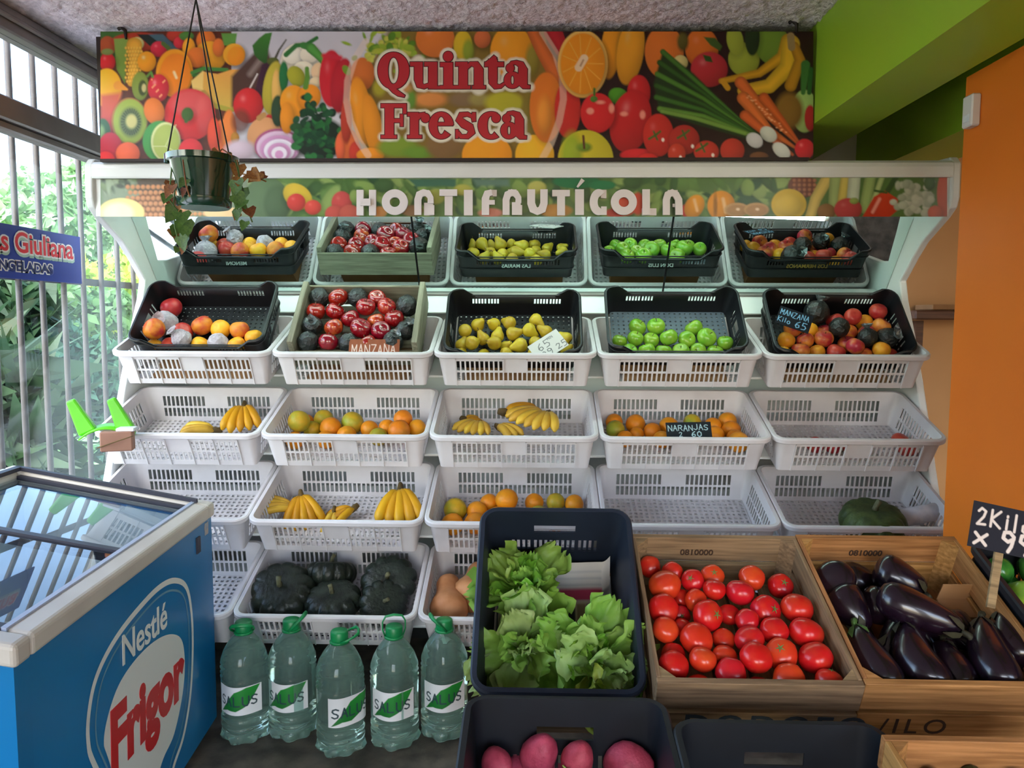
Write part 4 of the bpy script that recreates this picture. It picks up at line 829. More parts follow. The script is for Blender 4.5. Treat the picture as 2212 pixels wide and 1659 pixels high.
def fill(items, M, base, where, lim=None, floor=0.0, rmul=1.0, iters=40, sink=None):
    """items: (kind, u, v, r_px[, layer]); placed where the pixel ray meets the plane `base` above the crate floor, then pushed apart so that they rest side by side"""
    n = (M.to_3x3() @ Vector((0, 0, 1))).normalized(); ex = M.to_3x3() @ Vector((1, 0, 0)); ey = M.to_3x3() @ Vector((0, 1, 0)); O = M.translation
    P = []; Rr = []
    for it in items:
        k, u, v, rp = it[:4]; lay = it[4] if len(it) > 4 else 0
        q0 = PP(u, v, O + n * base, n); r_ = rp * (q0 - CAM).dot(FW) / FPX * rmul
        q = PP(u, v, O + n * (base + lay + (r_ * .9 if sink is None else sink)), n); d = q - O; P.append([d.dot(ex), d.dot(ey), d.dot(n)]); Rr.append(r_)
    P = np.array(P); Rr = np.array(Rr); Z0 = P[:, 2].copy(); XY0 = P[:, :2].copy()
    for _ in range(iters):
        for i in range(len(P)):
            for j in range(i + 1, len(P)):
                dv = P[j] - P[i]; L = np.linalg.norm(dv) + 1e-9; ov = (Rr[i] + Rr[j]) * 1.0 - L
                if ov > 0: s_ = dv / L * ov * .5 * np.array([1, 1, .4]); P[i] -= s_; P[j] += s_
        P[:, :2] += (XY0 - P[:, :2]) * .03
        P[:, 2] = np.maximum(P[:, 2], floor + Rr * .95)
        if lim: P[:, 0] = np.clip(P[:, 0], lim[0] + Rr, lim[1] - Rr); P[:, 1] = np.clip(P[:, 1], lim[2] + Rr, lim[3] - Rr)
    objs = []
    for it, p, r_ in zip(items, P, Rr):
        nm, ms, desc = KIND[it[0]]; me = rf.choice(ms); loc = O + ex * p[0] + ey * p[1] + n * p[2]
        if it[0] == 'pr': rot = R('Z', rf.uniform(0, 6.28)) @ R('X', rf.choice([.5, -1.3, 1.4, 1.8, 1.0, 2.2, -1.8])); 
        else: rot = R('X', rf.uniform(-.2, 1.3)) @ R('Y', rf.uniform(-.6, .6)) @ R('Z', rf.uniform(0, 6.28))
        s_ = r_ * (.92 if it[0] == 'pr' else 1)
        o = obj(nm, me, None, T(loc) @ rot @ Matrix.Scale(s_, 4)); o['desc'] = desc
        if it[0] in ('ra', 'rs', 'ga', 'ry'): obj('stem', STEM, o)
        elif it[0] == 'pr': obj('stem', PSTEM, o)
        elif it[0] == 'to' and rf.random() < .2: obj('calyx', TCAL, o)
        elif it[0] == 'dw' and rf.random() < .6: obj('twist', TAIL_D, o)
        elif it[0] == 'lw' and rf.random() < .7: obj('twist', TAIL_L, o)
        objs.append(o)
    BINS.append((where, objs)); return objs
def label_bins():
    for where, objs in BINS:
        pts = sorted([(pix(o.matrix_basis.translation), o) for o in objs], key=lambda q: -q[0][1])
        rows = []; hs_ = [max(8, FPX * o.matrix_basis.to_scale().x / (o.matrix_basis.translation - CAM).dot(FW)) for _, o in pts]; h = sum(hs_) / len(hs_)
        for p, o in pts:
            if rows and rows[-1][0][0][1] - p[1] < h * .9: rows[-1].append((p, o))
            else: rows.append([(p, o)])
        for ri, row in enumerate(rows):
            row.sort(key=lambda q: q[0][0])
            for k, (p, o) in enumerate(row):
                pos = ('%s row from front, ' % ORD[ri] if len(rows) > 1 else '') + ('%s from window side' % ORD[k] if len(row) > 1 else 'alone in its row')
                if len(rows) == 1 and len(row) == 1: pos = 'the only one there'
                tag(o, '%s in %s, %s' % (o['desc'], where, pos), o.name.split('.')[0].replace('_', ' '), where.replace('the ', '') + ' produce'); del o['desc']
BL_ = (-.238, .238, .022, .30)
fill([('cr', 342, 668, 21), ('lw', 328, 703, 24), ('pe', 318, 732, 22), ('ye', 310, 752, 16), ('cr', 344, 753, 17), ('lw', 380, 751, 19), ('cr', 406, 735, 20), ('ye', 419, 753, 18), ('pe', 437, 717, 21), ('ye', 467, 730, 20), ('lw', 461, 750, 20), ('pe', 510, 724, 20), ('ye', 503, 749, 18), ('ye', 538, 727, 18)], BM[0], .004, 'peach crate', BL_, .004, rmul=1.05)
fill([('dw', 691, 639, 20), ('ra', 730, 639, 20), ('dw', 776, 639, 20), ('ra', 820, 640, 19), ('ra', 684, 673, 20), ('ra', 725, 673, 19.5), ('ra', 793, 660, 20), ('rs', 842, 663, 20), ('dw', 884, 666, 22), ('ra', 759, 685, 19.5), ('rs', 807, 686, 18.5), ('ra', 854, 686, 20.5), ('dw', 672, 704, 21), ('rs', 724, 710, 20), ('ra', 776, 712, 22), ('ra', 826, 715, 20.5), ('dw', 873, 713, 20), ('dw', 663, 741, 21), ('ra', 705, 741, 20.5), ('dw', 753, 741, 20), ('ra', 797, 740, 19), ('dw', 850, 741, 21)], AM, .05, 'weathered apple crate', (-.225, .225, .0, .325), .004, rmul=1.05)
fill([('pr', 1031, 705, 16), ('pr', 1065, 704, 15.5), ('pr', 1098, 698, 16), ('pr', 1157, 695, 16), ('pr', 1172, 716, 16), ('pr', 1007, 724, 16), ('pr', 1047, 734, 15.5), ('pr', 1072, 725, 15.5), ('pr', 1110, 725, 17), ('pr', 1143, 724, 17), ('pr', 986, 741, 15), ('pr', 1015, 745, 17), ('pr', 1069, 749, 17), ('pr', 1119, 749, 18), ('pr', 1090, 752, 14), ('pr', 1150, 735, 15), ('pr', 1047, 762, 16), ('pr', 1230, 733, 15.5), ('pr', 1222, 753, 14), ('pr', 997, 755, 14), ('pr', 1095, 764, 15), ('pr', 1150, 764, 16), ('pr', 1185, 750, 15)], BM[2], .018, 'pear crate', BL_, .004, rmul=1.05)
fill([('ga', 1376, 712, 18), ('ga', 1415, 714, 19), ('ga', 1500, 722, 18.5), ('ga', 1333, 736, 15.5), ('ga', 1366, 741, 17), ('ga', 1399, 741, 17), ('ga', 1437, 743, 19), ('ga', 1476, 743, 18), ('ga', 1527, 744, 20), ('ga', 1578, 752, 17), ('ga', 1371, 762, 17), ('ga', 1405, 764, 17.5), ('ga', 1440, 764, 17.5), ('ga', 1476, 764, 17.5), ('ga', 1512, 763, 17.5), ('ga', 1546, 763, 17)], BM[3], .010, 'green apple crate', BL_, .004, rmul=1.05)
fill([('cr', 1812, 700, 18), ('cr', 1848, 700, 17.5), ('ye', 1884, 700, 17), ('cr', 1909, 688, 18), ('ry', 1716, 718, 19), ('ye', 1753, 717, 16.5), ('ry', 1784, 716, 16), ('pe', 1840, 719, 16), ('ry', 1876, 721, 18), ('ry', 1918, 716, 18.5), ('dw', 1806, 722, 20), ('dw', 1870, 738, 19), ('dw', 1915, 738, 21), ('ye', 1702, 736, 17.5), ('ry', 1748, 741, 18), ('ry', 1786, 742, 19), ('ry', 1832, 743, 19), ('ye', 1700, 754, 15), ('ry', 1736, 756, 18.5), ('ye', 1770, 757, 16), ('cr', 1806, 760, 19), ('ry', 1845, 762, 18.5), ('ry', 1877, 761, 18), ('ye', 1909, 762, 17.5), ('cr', 1953, 760, 15), ('dw', 1768, 688, 25)], BM[4], .022, 'two-coloured apple crate', BL_, .004, rmul=1.05)
WLm = (-.265, .265, .03, .36)
fill([('og', 611, 930, 23), ('or', 632, 919, 19), ('og', 676, 919, 21), ('og', 660, 932, 19), ('or', 716, 930, 23), ('og', 768, 924, 24), ('or', 797, 926, 19), ('or', 833, 925, 18), ('or', 866, 914, 20, .015), ('or', 868, 930, 24), ('or', 895, 928, 19), ('or', 745, 935, 20), ('or', 640, 944, 19), ('or', 705, 950, 20), ('og', 820, 945, 20)], WM[1, 1], .004, 'citrus crate beside bananas', WLm, .006)
fill([('or', 1327, 915, 18), ('og', 1329, 928, 20), ('or', 1373, 919, 21), ('or', 1380, 938, 16), ('or', 1412, 940, 19), ('or', 1445, 923, 21), ('or', 1425, 945, 19), ('or', 1460, 946, 19), ('og', 1495, 915, 19), ('or', 1548, 923, 19), ('or', 1592, 914, 20), ('or', 1618, 925, 20), ('or', 1544, 942, 21), ('or', 1587, 943, 22), ('or', 1636, 941, 20), ('or', 1504, 948, 17), ('or', 1350, 950, 18)], WM[1, 3], .004, 'signed citrus crate', WLm, .006)
fill([('og', 960, 1108, 25), ('or', 978, 1130, 24), ('or', 1012, 1105, 22), ('or', 1024, 1131, 24), ('or', 1052, 1092, 20), ('or', 1094, 1080, 24, .03), ('or', 1154, 1087, 20), ('og', 1206, 1087, 20), ('or', 1253, 1090, 20), ('og', 1170, 1124, 23), ('or', 1200, 1128, 20), ('og', 1236, 1126, 23), ('or', 1080, 1120, 23), ('or', 1125, 1125, 23)], WM[2, 2], .004, 'citrus crate behind lettuce', WLm, .006)
fill([('cr', 1760, 965, 18), ('cr', 1800, 968, 18), ('cr', 1840, 972, 19), ('cr', 1960, 965, 18), ('cr', 1995, 965, 18)], WM[1, 4], .0, 'nearly empty crate', WLm, .006)

# bananas -------------------------------------------------------------
M_ban = mat('banana_skin', '#cc9418', '#a87416', scale=1.5, rough=.45, spec=.3, rnd=.12, detail=6, lo=.55, hi=.75, stretch=(1, 1, 1))
M_banl = mat('pale_banana_skin', '#d4ab3c', '#b48a28', scale=12, rough=.45, spec=.3, rnd=.12, detail=6, lo=.5, hi=.75)
M_btip = mat('banana_tip', '#4a3a1c', '#6a5426', scale=20, rough=.8)
def banana_mesh(name, m, L=.155, bend=1.2, r_=.0185):
    pts = []; rs = []; n = 14; Rb = L / bend
    for k in range(n + 1):
        a = -bend / 2 + bend * k / n; pts.append((Rb * math.sin(a), 0, Rb * math.cos(a) - Rb)); t = k / n
        rs.append(r_ * (min(1, (t / .16) ** .6) if t < .16 else (max(.28, 1 - (t - .80) / .2 * .72) if t > .80 else 1)))
    rs[0] = r_ * .3; b = MB(); b.tube(pts, rs, 7); return b.mesh(name, m, True), pts[-1]
BMESH = [banana_mesh('banana', M_ban), banana_mesh('banana', M_ban, bend=.9), banana_mesh('banana', M_banl, bend=1.0)]
def bunch(u, v, M, base, n, spread, yaw, pitch, kind, lab, size=1.0, roll=0):
    """hand of bananas sharing one crown; the fingers fan out from it"""
    nrm = (M.to_3x3() @ Vector((0, 0, 1))).normalized(); P = PP(u, v, M.translation + nrm * base, nrm)
    e = empty('banana_bunch', T(P) @ M.to_3x3().to_4x4() @ R('Z', yaw) @ R('Y', pitch) @ R('X', roll) @ Matrix.Scale(size, 4)); me, tip = BMESH[kind]
    for k in range(n):
        a = (k - (n - 1) / 2) * spread; obj('banana', me, e, R('Z', a) @ R('X', (k - (n - 1) / 2) * .12 + rf.uniform(-.1, .1)) @ T(-tip[0] - .012, 0, -tip[2]) @ Matrix.Scale(rf.uniform(.92, 1.05), 4))
    b = MB(); b.tube([(.018, 0, .002), (-.006, 0, 0), (-.03, 0, -.004)], [.008, .012, .010], 8, flat=1.6); obj('crown', b.mesh('crown', M_btip, True), e)
    tag(e, lab, 'bananas', 'banana bunches'); return e
bunch(528, 876, WM[1, 0], .085, 5, .24, 1.75, -.3, 0, 'bunch of deep yellow bananas standing in the second tier crate by the window', 1.0)
bunch(470, 930, WM[1, 0], .03, 3, .25, .1, .0, 2, 'few pale bananas lying low beside the standing yellow bunch', .9)
bunch(1000, 905, WM[1, 2], .05, 3, .30, -2.6, -.6, 0, 'small bunch of orange-tipped bananas at the window end of banana crate', .75)
bunch(1085, 890, WM[1, 2], .085, 5, .16, 3.3, -.2, 0, 'large dull yellow banana bunch lying at the back of its crate', 1.0)
bunch(1036, 915, WM[1, 2], .055, 6, .24, 1.3, .15, 2, 'hand of pale bananas with fingers fanned towards the front rim', .8)
bunch(1075, 922, WM[1, 2], .05, 3, .22, 2.2, .1, 2, 'three pale bananas wedged between the two fanned hands', .85)
bunch(1182, 895, WM[1, 2], .075, 7, .24, 1.0, .1, 2, 'biggest hand of speckled bananas fanned at the front of its crate', 1.05)
bunch(650, 1068, WM[2, 1], .08, 5, .24, 1.9, -.5, 0, 'bunch of bananas standing up at the window end of third tier crate', .95)
bunch(640, 1100, WM[2, 1], .05, 4, .25, .2, .2, 2, 'pale split bananas lying in front of the standing bunch', .85)
bunch(722, 1100, WM[2, 1], .05, 2, .5, 1.5, -.7, 2, 'pair of short bananas with blunt tips pointing at the viewer', .7)
bunch(768, 1095, WM[2, 1], .05, 3, .4, .6, -.4, 0, 'three curled bananas lying in the middle of third tier crate', .8)
bunch(865, 1056, WM[2, 1], .10, 5, .22, 1.7, -.25, 0, 'big bunch of golden bananas hanging over the crate corner', 1.2)

# squashes ------------------------------------------------------------
M_squash = mat('dark_squash_skin', '#161d19', '#2a332b', scale=3, rough=.36, spec=.35, rnd=.25, bump=.25, bscale=9, detail=6)
M_squash2 = mat('green_squash_skin', '#2e3d22', '#4a5a30', scale=4, rough=.5, spec=.3, bump=.25, bscale=9, detail=6)
M_butter = mat('butternut_skin', '#c98f62', '#b87d50', scale=2.5, rough=.5, spec=.3, rnd=.08)
def squash_mesh(name, m, ribs=11, amp=.13, tall=.66, seed=0):
    prof = [(math.sin(PI * k / 16), -math.cos(PI * k / 16)) for k in range(17)]; rr = random.Random(seed); p1 = rr.uniform(0, 6)
    def fn(p, a, i):
        r_ = math.hypot(p[0], p[1]); s_ = 1 - amp * r_ * (1 - abs(math.sin(ribs * a / 2))) ** 2 + .03 * math.sin(2 * a + p1); z = p[2] * tall
        if p[2] > .55: z -= .22 * ((p[2] - .55) / .45) ** 1.5
        return (p[0] * s_, p[1] * s_, z)
    b = MB(); b.lathe(prof, 88, fn=fn); return b.mesh(name, m, True)
SQ = [squash_mesh('squash', M_squash, seed=k) for k in range(2)]; SQ2 = squash_mesh('squash', M_squash2, ribs=10)
_b = MB(); _b.tube([(0, 0, .42), (.02, 0, .6), (.1, .02, .74)], [.10, .075, .09], 6); SQST = _b.mesh('stalk', mat('squash_stalk', '#6a6a4c', '#4a4a34', scale=9, rough=.8), True)
def squash(u, v, rp, M, base, me, lab, rot, sx=1):
    n = (M.to_3x3() @ Vector((0, 0, 1))).normalized(); P = PP(u, v, M.translation + n * base, n); r_ = rp * (P - CAM).dot(FW) / FPX; P = PP(u, v, M.translation + n * max(base, r_ * .74 + .01), n)
    o = obj('squash', me, None, T(P) @ rot @ Matrix.Scale(r_, 4)); obj('stalk', SQST, o); tag(o, lab, 'squash', 'dark squashes'); return o
squash(611, 1280, 70, WM[3, 1], .065, SQ[0], 'largest dark round squash, in the bottom tier crate corner', R('X', .7) @ R('Z', 1.2))
squash(715, 1238, 54, WM[3, 1], .10, SQ[1], 'shadowed dark squash at the back of the bottom tier crate', R('X', -.3))
squash(720, 1300, 60, WM[3, 1], .070, SQ[0], 'bluish dark squash in the front middle of bottom tier crate', R('X', .4) @ R('Z', 2))
squash(840, 1256, 60, WM[3, 1], .095, SQ[1], 'dark squash with rayed top behind the smallest one', R('X', .9))
squash(828, 1303, 52, WM[3, 1], .060, SQ[1], 'smallest dark squash with clear ribs near the crate corner', R('X', 1.0) @ R('Y', .3))
squash(1885, 1128, 70, WM[2, 4], .070, SQ2, 'mottled green squash alone in the third tier crate by pillar', R('X', .3), 1.1)
_P = [(0, -1), (.3, -.98), (.6, -.85), (.78, -.6), (.80, -.3), (.66, .05), (.52, .35), (.48, .65), (.50, .95), (.44, 1.15), (.28, 1.28), (0, 1.32)]
_b = MB(); _b.lathe(_P, 18, fn=lambda p, a, i: (p[0] + .05 * p[2] * p[2], p[1], p[2])); BUT = _b.mesh('butternut', M_butter, True)
for u, v, rp, rz, ry, lab in ((968, 1300, 52, .15, 1.42, 'butternut squash with bulb towards the front in bottom tier crate'), (1020, 1270, 50, -.2, 1.42, 'butternut squash half hidden behind the lettuce crate edge'), (1075, 1300, 52, .1, 1.42, 'butternut squash hidden under the back of lettuce crate')):
    M = WM[3, 2]; n = (M.to_3x3() @ Vector((0, 0, 1))).normalized(); P = PP(u, v, M.translation + n * .07, n); r_ = rp * (P - CAM).dot(FW) / FPX
    o = obj('butternut_squash', BUT, None, T(P) @ M.to_3x3().to_4x4() @ R('Z', rz) @ R('X', -ry) @ Matrix.Scale(r_, 4)); obj('stalk', SQST, o, T(.1, 0, .75)); tag(o, lab, 'squash', 'butternut squashes')
# white paper roll in the third tier
_n4 = WM[2, 4].to_3x3() @ Vector((0, 0, 1)); P = PP(1985, 1112, WM[2, 4].translation + _n4 * .09, _n4); ro = empty('paper_roll', T(P) @ R('Z', .25) @ R('Y', -.12)); tag(ro, 'white plastic bag roll lying in crate beside green squash', 'roll')
b = MB(); b.tube([(-.09, 0, 0), (.13, 0, 0)], .032, 20); b.build('sheet', M_paperw, ro, True)
b = MB(); b.tube([(-.095, 0, 0), (.135, 0, 0)], .012, 12); b.build('core', M_board, ro, True)
# ------------------------------------------------------------------ foreground crates
def plastic_crate(name, w, l, h, M, m, label, handle=True, r=.035, t=.004):
    sl = [(.14 + .72 * k / 16 + (.012 if (k // 4) % 2 else -.004) * 0, '') for k in range(0)]
    br = [(0, '')]
    for k in range(16): c = .12 + .76 * (k + .5) / 16 + ((k // 4) - 1.5) * .012; br += [(c - .013, '_0'), (c + .013, '')]
    hb = [(.34, '_h'), (.66, '')]
    br2 = sorted(br + [q for q in hb if 0])
    loop = rrect(w, l, r, br2, br2, [(k / 10, '') for k in range(10)])
    e = empty(name, M)
    zs = [0, h * .34, h * .53, h * .66, h * .77, h]
    def hole(tg, j): return tg[-2:] == '_0' and j == 1
    lo = loop
    # the grip is a hole through segments in the middle of front and back walls
    mids = [i for i, p in enumerate(loop) if p[4][0] in 'fb' and abs(p[0]) < w * .17 and abs(loop[(i + 1) % len(loop)][0]) < w * .17]
    lo = [p[:4] + (p[4] + ('g' if i in mids else ''),) for i, p in enumerate(loop)]
    def hole2(tg, j):
        g = tg.endswith('g'); tg = tg[:-1] if g else tg
        return (tg[-2:] == '_0' and j == 1) or (g and handle and j == 3)
    obj('wall', smooth_angle(walls(lo, zs, hole2, taper=.02, t=t).mesh('wall', m)), e)
    obj('rim', smooth_angle(rim(loop, h, out=.010, inn=.004, h=.022).mesh('rim', m)), e)
    q = MB()
    for z in (h * .36, h * .78): a = rim(loop, z, out=.005 - .02 * (1 - z / h), inn=.02 * (1 - z / h) + .001, h=.005, r=.001); q.add(a.v, a.f)
    obj('ridge', q.mesh('ridge', m), e)
    xs = alt(-w / 2 + .03, w / 2 - .03, 13, .45); ys = alt(.03, l - .03, 16, .45)
    obj('bottom', grid_plate(xs, ys, lambda i, j: i % 2 == 1 and j % 2 == 1, 0, .005).mesh('bottom', m), e)
    if label: tag(e, label, 'crate', 'plastic crates in front')
    return e
def frame_back(Yb, Zb, x, l, h, tau): # rim-back line -> matrix
    return crate_frame(Yb - l * math.cos(tau), Zb - l * math.sin(tau), x, h, tau)
# lettuce crate
TLt = math.radians(41.9); LTW, LTL, LTH = .352, .445, .245
LM = crate_frame(1.55, -.768, .053, LTH, TLt)
plastic_crate('lettuce_crate', LTW, LTL, LTH, LM, M_navy, 'dark blue plastic crate holding lettuce on a newspaper sheet')
# newspaper
cv = Canvas(0, 0, 290, 170, 145, 85, '#c4bdb6')
cv.poly([(0, 26), (290, 26), (290, 40), (0, 40)], '#8d8a92'); cv.poly([(160, 24), (272, 24), (272, 40), (160, 40)], '#b0405c'); cv.poly([(0, 42), (280, 42), (280, 168), (0, 168)], '#b3a28c')
for x, c in ((178, '#3a3a3e'), (205, '#8c7a60'), (230, '#443a3a')): cv.poly([(x, 46), (x + 22, 46), (x + 22, 84), (x, 84)], c)
for x, c in ((200, '#6a4a3a'), (222, '#84705c'), (244, '#6a4a3a'), (70, '#8a7a6a'), (100, '#6c6058')): cv.poly([(x, 112), (x + 18, 112), (x + 18, 160), (x, 160)], c)
cv.text('O.5O0', 140, 52, 8, 6, 2, 2, '#2c2624'); cv.text('9559', 240, 104, 8, 6, 2, 2, '#2c2624')
for y in range(58, 100, 6): cv.line([(20, y), (130, y)], 1.4, '#7c6e60')
for y in range(8, 24, 6): cv.line([(20, y), (270, y)], 1.2, '#a8a4a4')
npo = empty('newspaper', LM); tag(npo, 'printed newspaper sheet lining the crate under the lettuce', 'newspaper')
def np_place(x, y):
    a = x / 290; c = y / 170
    return (-.143 + .286 * a, .405 - .335 * c, .009 + .006 * math.sin(5 * a + 2 * c) ** 2 + (.055 * max(0, (.16 - c) / .16) ** 1.3) + .03 * max(0, (a - .93) / .07) ** 2)
pr_ = cv.build('sheet', attr_mat('newsprint', rough=.8, spec=.1), np_place, npo)
smd = pr_.modifiers.new('thickness', 'SOLIDIFY'); smd.thickness = .0006
b = MB(); b.rbox((.02, .30, .0075), (.26, .20, .002), .0005); b.build('folded_part', M_paperw, npo)
# lettuce
M_let = [mat('lettuce_leaf_%s' % k, a, c, scale=9, rough=.42, spec=.35, rnd=.14, detail=5, transl=.35, bump=.3, bscale=28) for k, a, c in (('light', '#9cc05a', '#7fae40'), ('bright', '#84b83c', '#5f962c'), ('pale', '#b4cc84', '#8fb058'), ('yellow', '#b4b84c', '#8fa43c'))]
def leaf_mesh(name, m, seed, L=.16, W=.15):
    rg_ = random.Random(seed); nu, nv = 16, 22; vs = []; fs = []; ph = [rg_.uniform(0, 6) for _ in range(6)]; curl = rg_.uniform(.6, 1.5)
    for i in range(nu + 1):
        t = i / nu; wd = W * (.22 + .78 * math.sin(min(1, t * 1.12) * PI / 2) ** 1.1) * (1 if t < .8 else 1 - .45 * ((t - .8) / .2) ** 1.5)
        for j in range(nv + 1):
            s_ = j / nv * 2 - 1; e_ = max(abs(s_) ** 2, max(0, t - .55) / .45 * .9)
            ruf = e_ * (.013 * math.sin(s_ * 7 + ph[0]) + .011 * math.sin(t * 11 + s_ * 4 + ph[1]) + .005 * math.sin(s_ * 21 + t * 9 + ph[2])) + .004 * math.sin(s_ * 9 + ph[5]) * math.sin(t * 9 + ph[4])
            y = t * L * (1 - .12 * t * abs(s_)) + e_ * .010 * math.sin(s_ * 19 + ph[3]); x = s_ * wd / 2 * (1 + .07 * math.sin(t * 22 + ph[4]) * abs(s_))
            z = ruf + .10 * L * math.sin(t * PI * .9) + curl * L * .20 * t * t + .22 * W * s_ * s_ * (1 - .4 * t) - .006 * math.exp(-(s_ / .07) ** 2)
            vs.append((x, y, z))
    for i in range(nu):
        for j in range(nv): a = i * (nv + 1) + j; fs.append((a, a + 1, a + nv + 2, a + nv + 1))
    b = MB(); b.add(vs, fs); return b.mesh(name, m, True)
LEAVES = {k: [leaf_mesh('leaf', M_let[k], k * 5 + q) for q in range(3)] for k in range(4)}
def lettuce(u, v, hgt, rad, n, axis_tilt, spin, kinds, lab, seed, flat=.0):
    rr = random.Random(seed); nrm = (LM.to_3x3() @ Vector((0, 0, 1))).normalized(); P = PP(u, v, LM.translation + nrm * hgt, nrm)
    e = empty('lettuce', T(P) @ LM.to_3x3().to_4x4() @ R('X', axis_tilt[0]) @ R('Y', axis_tilt[1]) @ R('Z', spin)); tag(e, lab, 'lettuce', 'lettuce heads')
    for k in range(n):
        f = k / (n - 1); a = k * 2.4 + rr.uniform(-.2, .2); lift = 1.30 - 1.35 * f + flat + rr.uniform(-.12, .12); sc = rad / .16 * (.6 + .42 * f) * rr.uniform(.9, 1.12)
        obj('leaf', rr.choice(LEAVES[rr.choice(kinds)]), e, R('Z', a) @ T(0, .008 + .012 * f, -.03 * f) @ R('X', lift) @ R('Y', rr.uniform(-.25, .25)) @ Matrix.Scale(sc, 4))
    b = MB(); b.tube([(0, 0, -.05), (0, 0, .03)], [.022, .012], 8); b.build('heart', M_let[2], e, True)
lettuce(1135, 1270, .13, .12, 13, (-.15, -.1), .3, (0, 1, 0), 'curly bright green lettuce in the back of blue crate', 3)
lettuce(1135, 1400, .135, .135, 12, (.45, -.15), 1.1, (2, 0, 2), 'pale green lettuce with broad leaves at the crate front, window side', 8)
lettuce(1262, 1412, .155, .125, 13, (.5, .2), 2.2, (1, 0, 0), 'largest lettuce with big bright leaves draping over the crate', 12)
lettuce(1300, 1450, .165, .125, 11, (.9, .25), .4, (3, 2, 0), 'yellowish lettuce hanging over the front rim of blue crate', 17)

# wooden tomato and eggplant crates
TT = math.radians(22.4); CH = .165
TM = crate_frame(1.50, -.7245, .455, CH, TT); e = wood_crate('tomato_crate', .412, .475, CH, TM, M_wood); tag(e, 'wooden crate heaped with red tomatoes beside the lettuce', 'crate')
M_blue_ink = mat('blue_ink', '#26323c', rough=.8); M_brown_ink = mat('brown_ink', '#3a2414', rough=.8)
obj('stencil_lettering', font_mesh('A DODOEO', .078, 'stencil_lettering', M_blue_ink, bold=.001, depth=.0005, spacing=1.15), e, T(.0, -.0008, .045) @ R('X', PI / 2))
obj('stamp', font_mesh('0810000', .024, 'stamp', M_brown_ink, bold=.0006, depth=.0004), e, T(-.04, .475 - .0168, .12) @ R('X', PI / 2))
EM = crate_frame(1.505, -.7224, .862, CH, TT); e = wood_crate('eggplant_crate', .398, .475, CH, EM, M_wood2); tag(e, 'orange-toned wooden crate full of eggplants beside the tomatoes', 'crate')
obj('stencil_lettering', font_mesh('/ILO', .06, 'stencil_lettering', M_brown_ink, depth=.0005, spacing=1.3), e, T(-.08, -.0008, .045) @ R('X', PI / 2))
obj('stamp', font_mesh('0810000', .024, 'stamp', M_brown_ink, bold=.0006, depth=.0004), e, T(-.02, .475 - .0168, .12) @ R('X', PI / 2))
TOM = [(1403, 1224, 24, -.02), (1450, 1240, 23), (1500, 1262, 25), (1538, 1250, 26), (1624, 1248, 28), (1686, 1266, 28, -.02), (1443, 1270, 35), (1428, 1314, 33), (1474, 1284, 22, -.02), (1510, 1294, 25, -.01), (1553, 1283, 25), (1594, 1294, 31), (1661, 1309, 34), (1480, 1320, 22, -.03), (1529, 1332, 34), (1577, 1325, 24, -.02), (1726, 1330, 35), (1473, 1352, 24, -.02), (1432, 1373, 29), (1617, 1346, 26), (1671, 1361, 31), (1502, 1383, 36), (1568, 1377, 25, -.015), (1613, 1384, 32), (1745, 1374, 37), (1690, 1413, 35), (1452, 1404, 27, -.01), (1566, 1420, 27, -.01), (1448, 1434, 33), (1634, 1435, 35), (1768, 1432, 37), (1515, 1440, 30), (1577, 1450, 33), (1510, 1462, 27, -.01), (1703, 1462, 34), (1785, 1470, 30), (1640, 1468, 28, -.01)]
fill([('to',) + q for q in TOM], TM, .125, 'tomato crate', (-.19, .19, .02, .455), .01, iters=60, sink=.0)
M_eggp = mat('eggplant_skin', '#150b16', '#1f0f1c', scale=2, rough=.24, spec=.5, coat=.25)
_P = [(0, -1.0), (.12, -.99), (.24, -.93), (.33, -.8), (.38, -.6), (.385, -.35), (.36, -.05), (.32, .25), (.27, .5), (.22, .72), (.16, .86), (.08, .93), (0, .95)]
def egg_mesh(bend):
    b = MB(); b.lathe(_P, 20, fn=lambda p, a, i: (p[0] + bend * p[2] * p[2], p[1], p[2])); return b.mesh('eggplant', M_eggp, True)
EGM = [egg_mesh(.10), egg_mesh(-.05), egg_mesh(.2)]
def calyx_mesh():
    b = MB()
    for k in range(5):
        a = k * 2 * PI / 5; p = [(0, .97), (.13, .92), (.22, .76), (.28, .52)]
        vs = []
        for i, (r_, z) in enumerate(p):
            wv = (.2, .75, .6, .05)[i] * .6
            for s_ in (-1, 1): vs.append(((r_ + .012) * math.cos(a + s_ * wv) + .08 * z * z, (r_ + .012) * math.sin(a + s_ * wv), z))
        b.add(vs, [(0, 2, 3, 1), (2, 4, 5, 3), (4, 6, 7, 5)])
    b.tube([(.08, 0, .92), (.10, 0, 1.08), (.15, .02, 1.18)], [.07, .06, .075], 7); return b
ECAL = calyx_mesh().mesh('calyx', mat('dark_calyx', '#3c3a24', '#2a2418', scale=6, rough=.7), True); ECALG = calyx_mesh().mesh('calyx', M_calyx, True)
def eggplant(p0, p1, rp, h0, h1, lab, kind=0, green=False):
    n = (EM.to_3x3() @ Vector((0, 0, 1))).normalized(); A = PP(*p0, EM.translation + n * (h0 + .035), n); B = PP(*p1, EM.translation + n * (h1 + .035), n)
    C = (A + B) / 2; d = (A - B); L = d.length; z = d.normalized(); x = z.cross(n).normalized() if abs(z.dot(n)) < .98 else Vector((1, 0, 0)); y = z.cross(x); r_ = rp * 1.06 * (C - CAM).dot(FW) / FPX
    Mx = Matrix((x, y, z)).transposed().to_4x4(); Mx.translation = C; s_ = r_ / .385
    o = obj('eggplant', EGM[kind], None, Mx @ Matrix.Diagonal((s_, s_, max(L / 2, r_ * 1.3), 1))); obj('calyx', ECALG if green else ECAL, o); tag(o, lab, 'eggplant', 'eggplants in the crate')
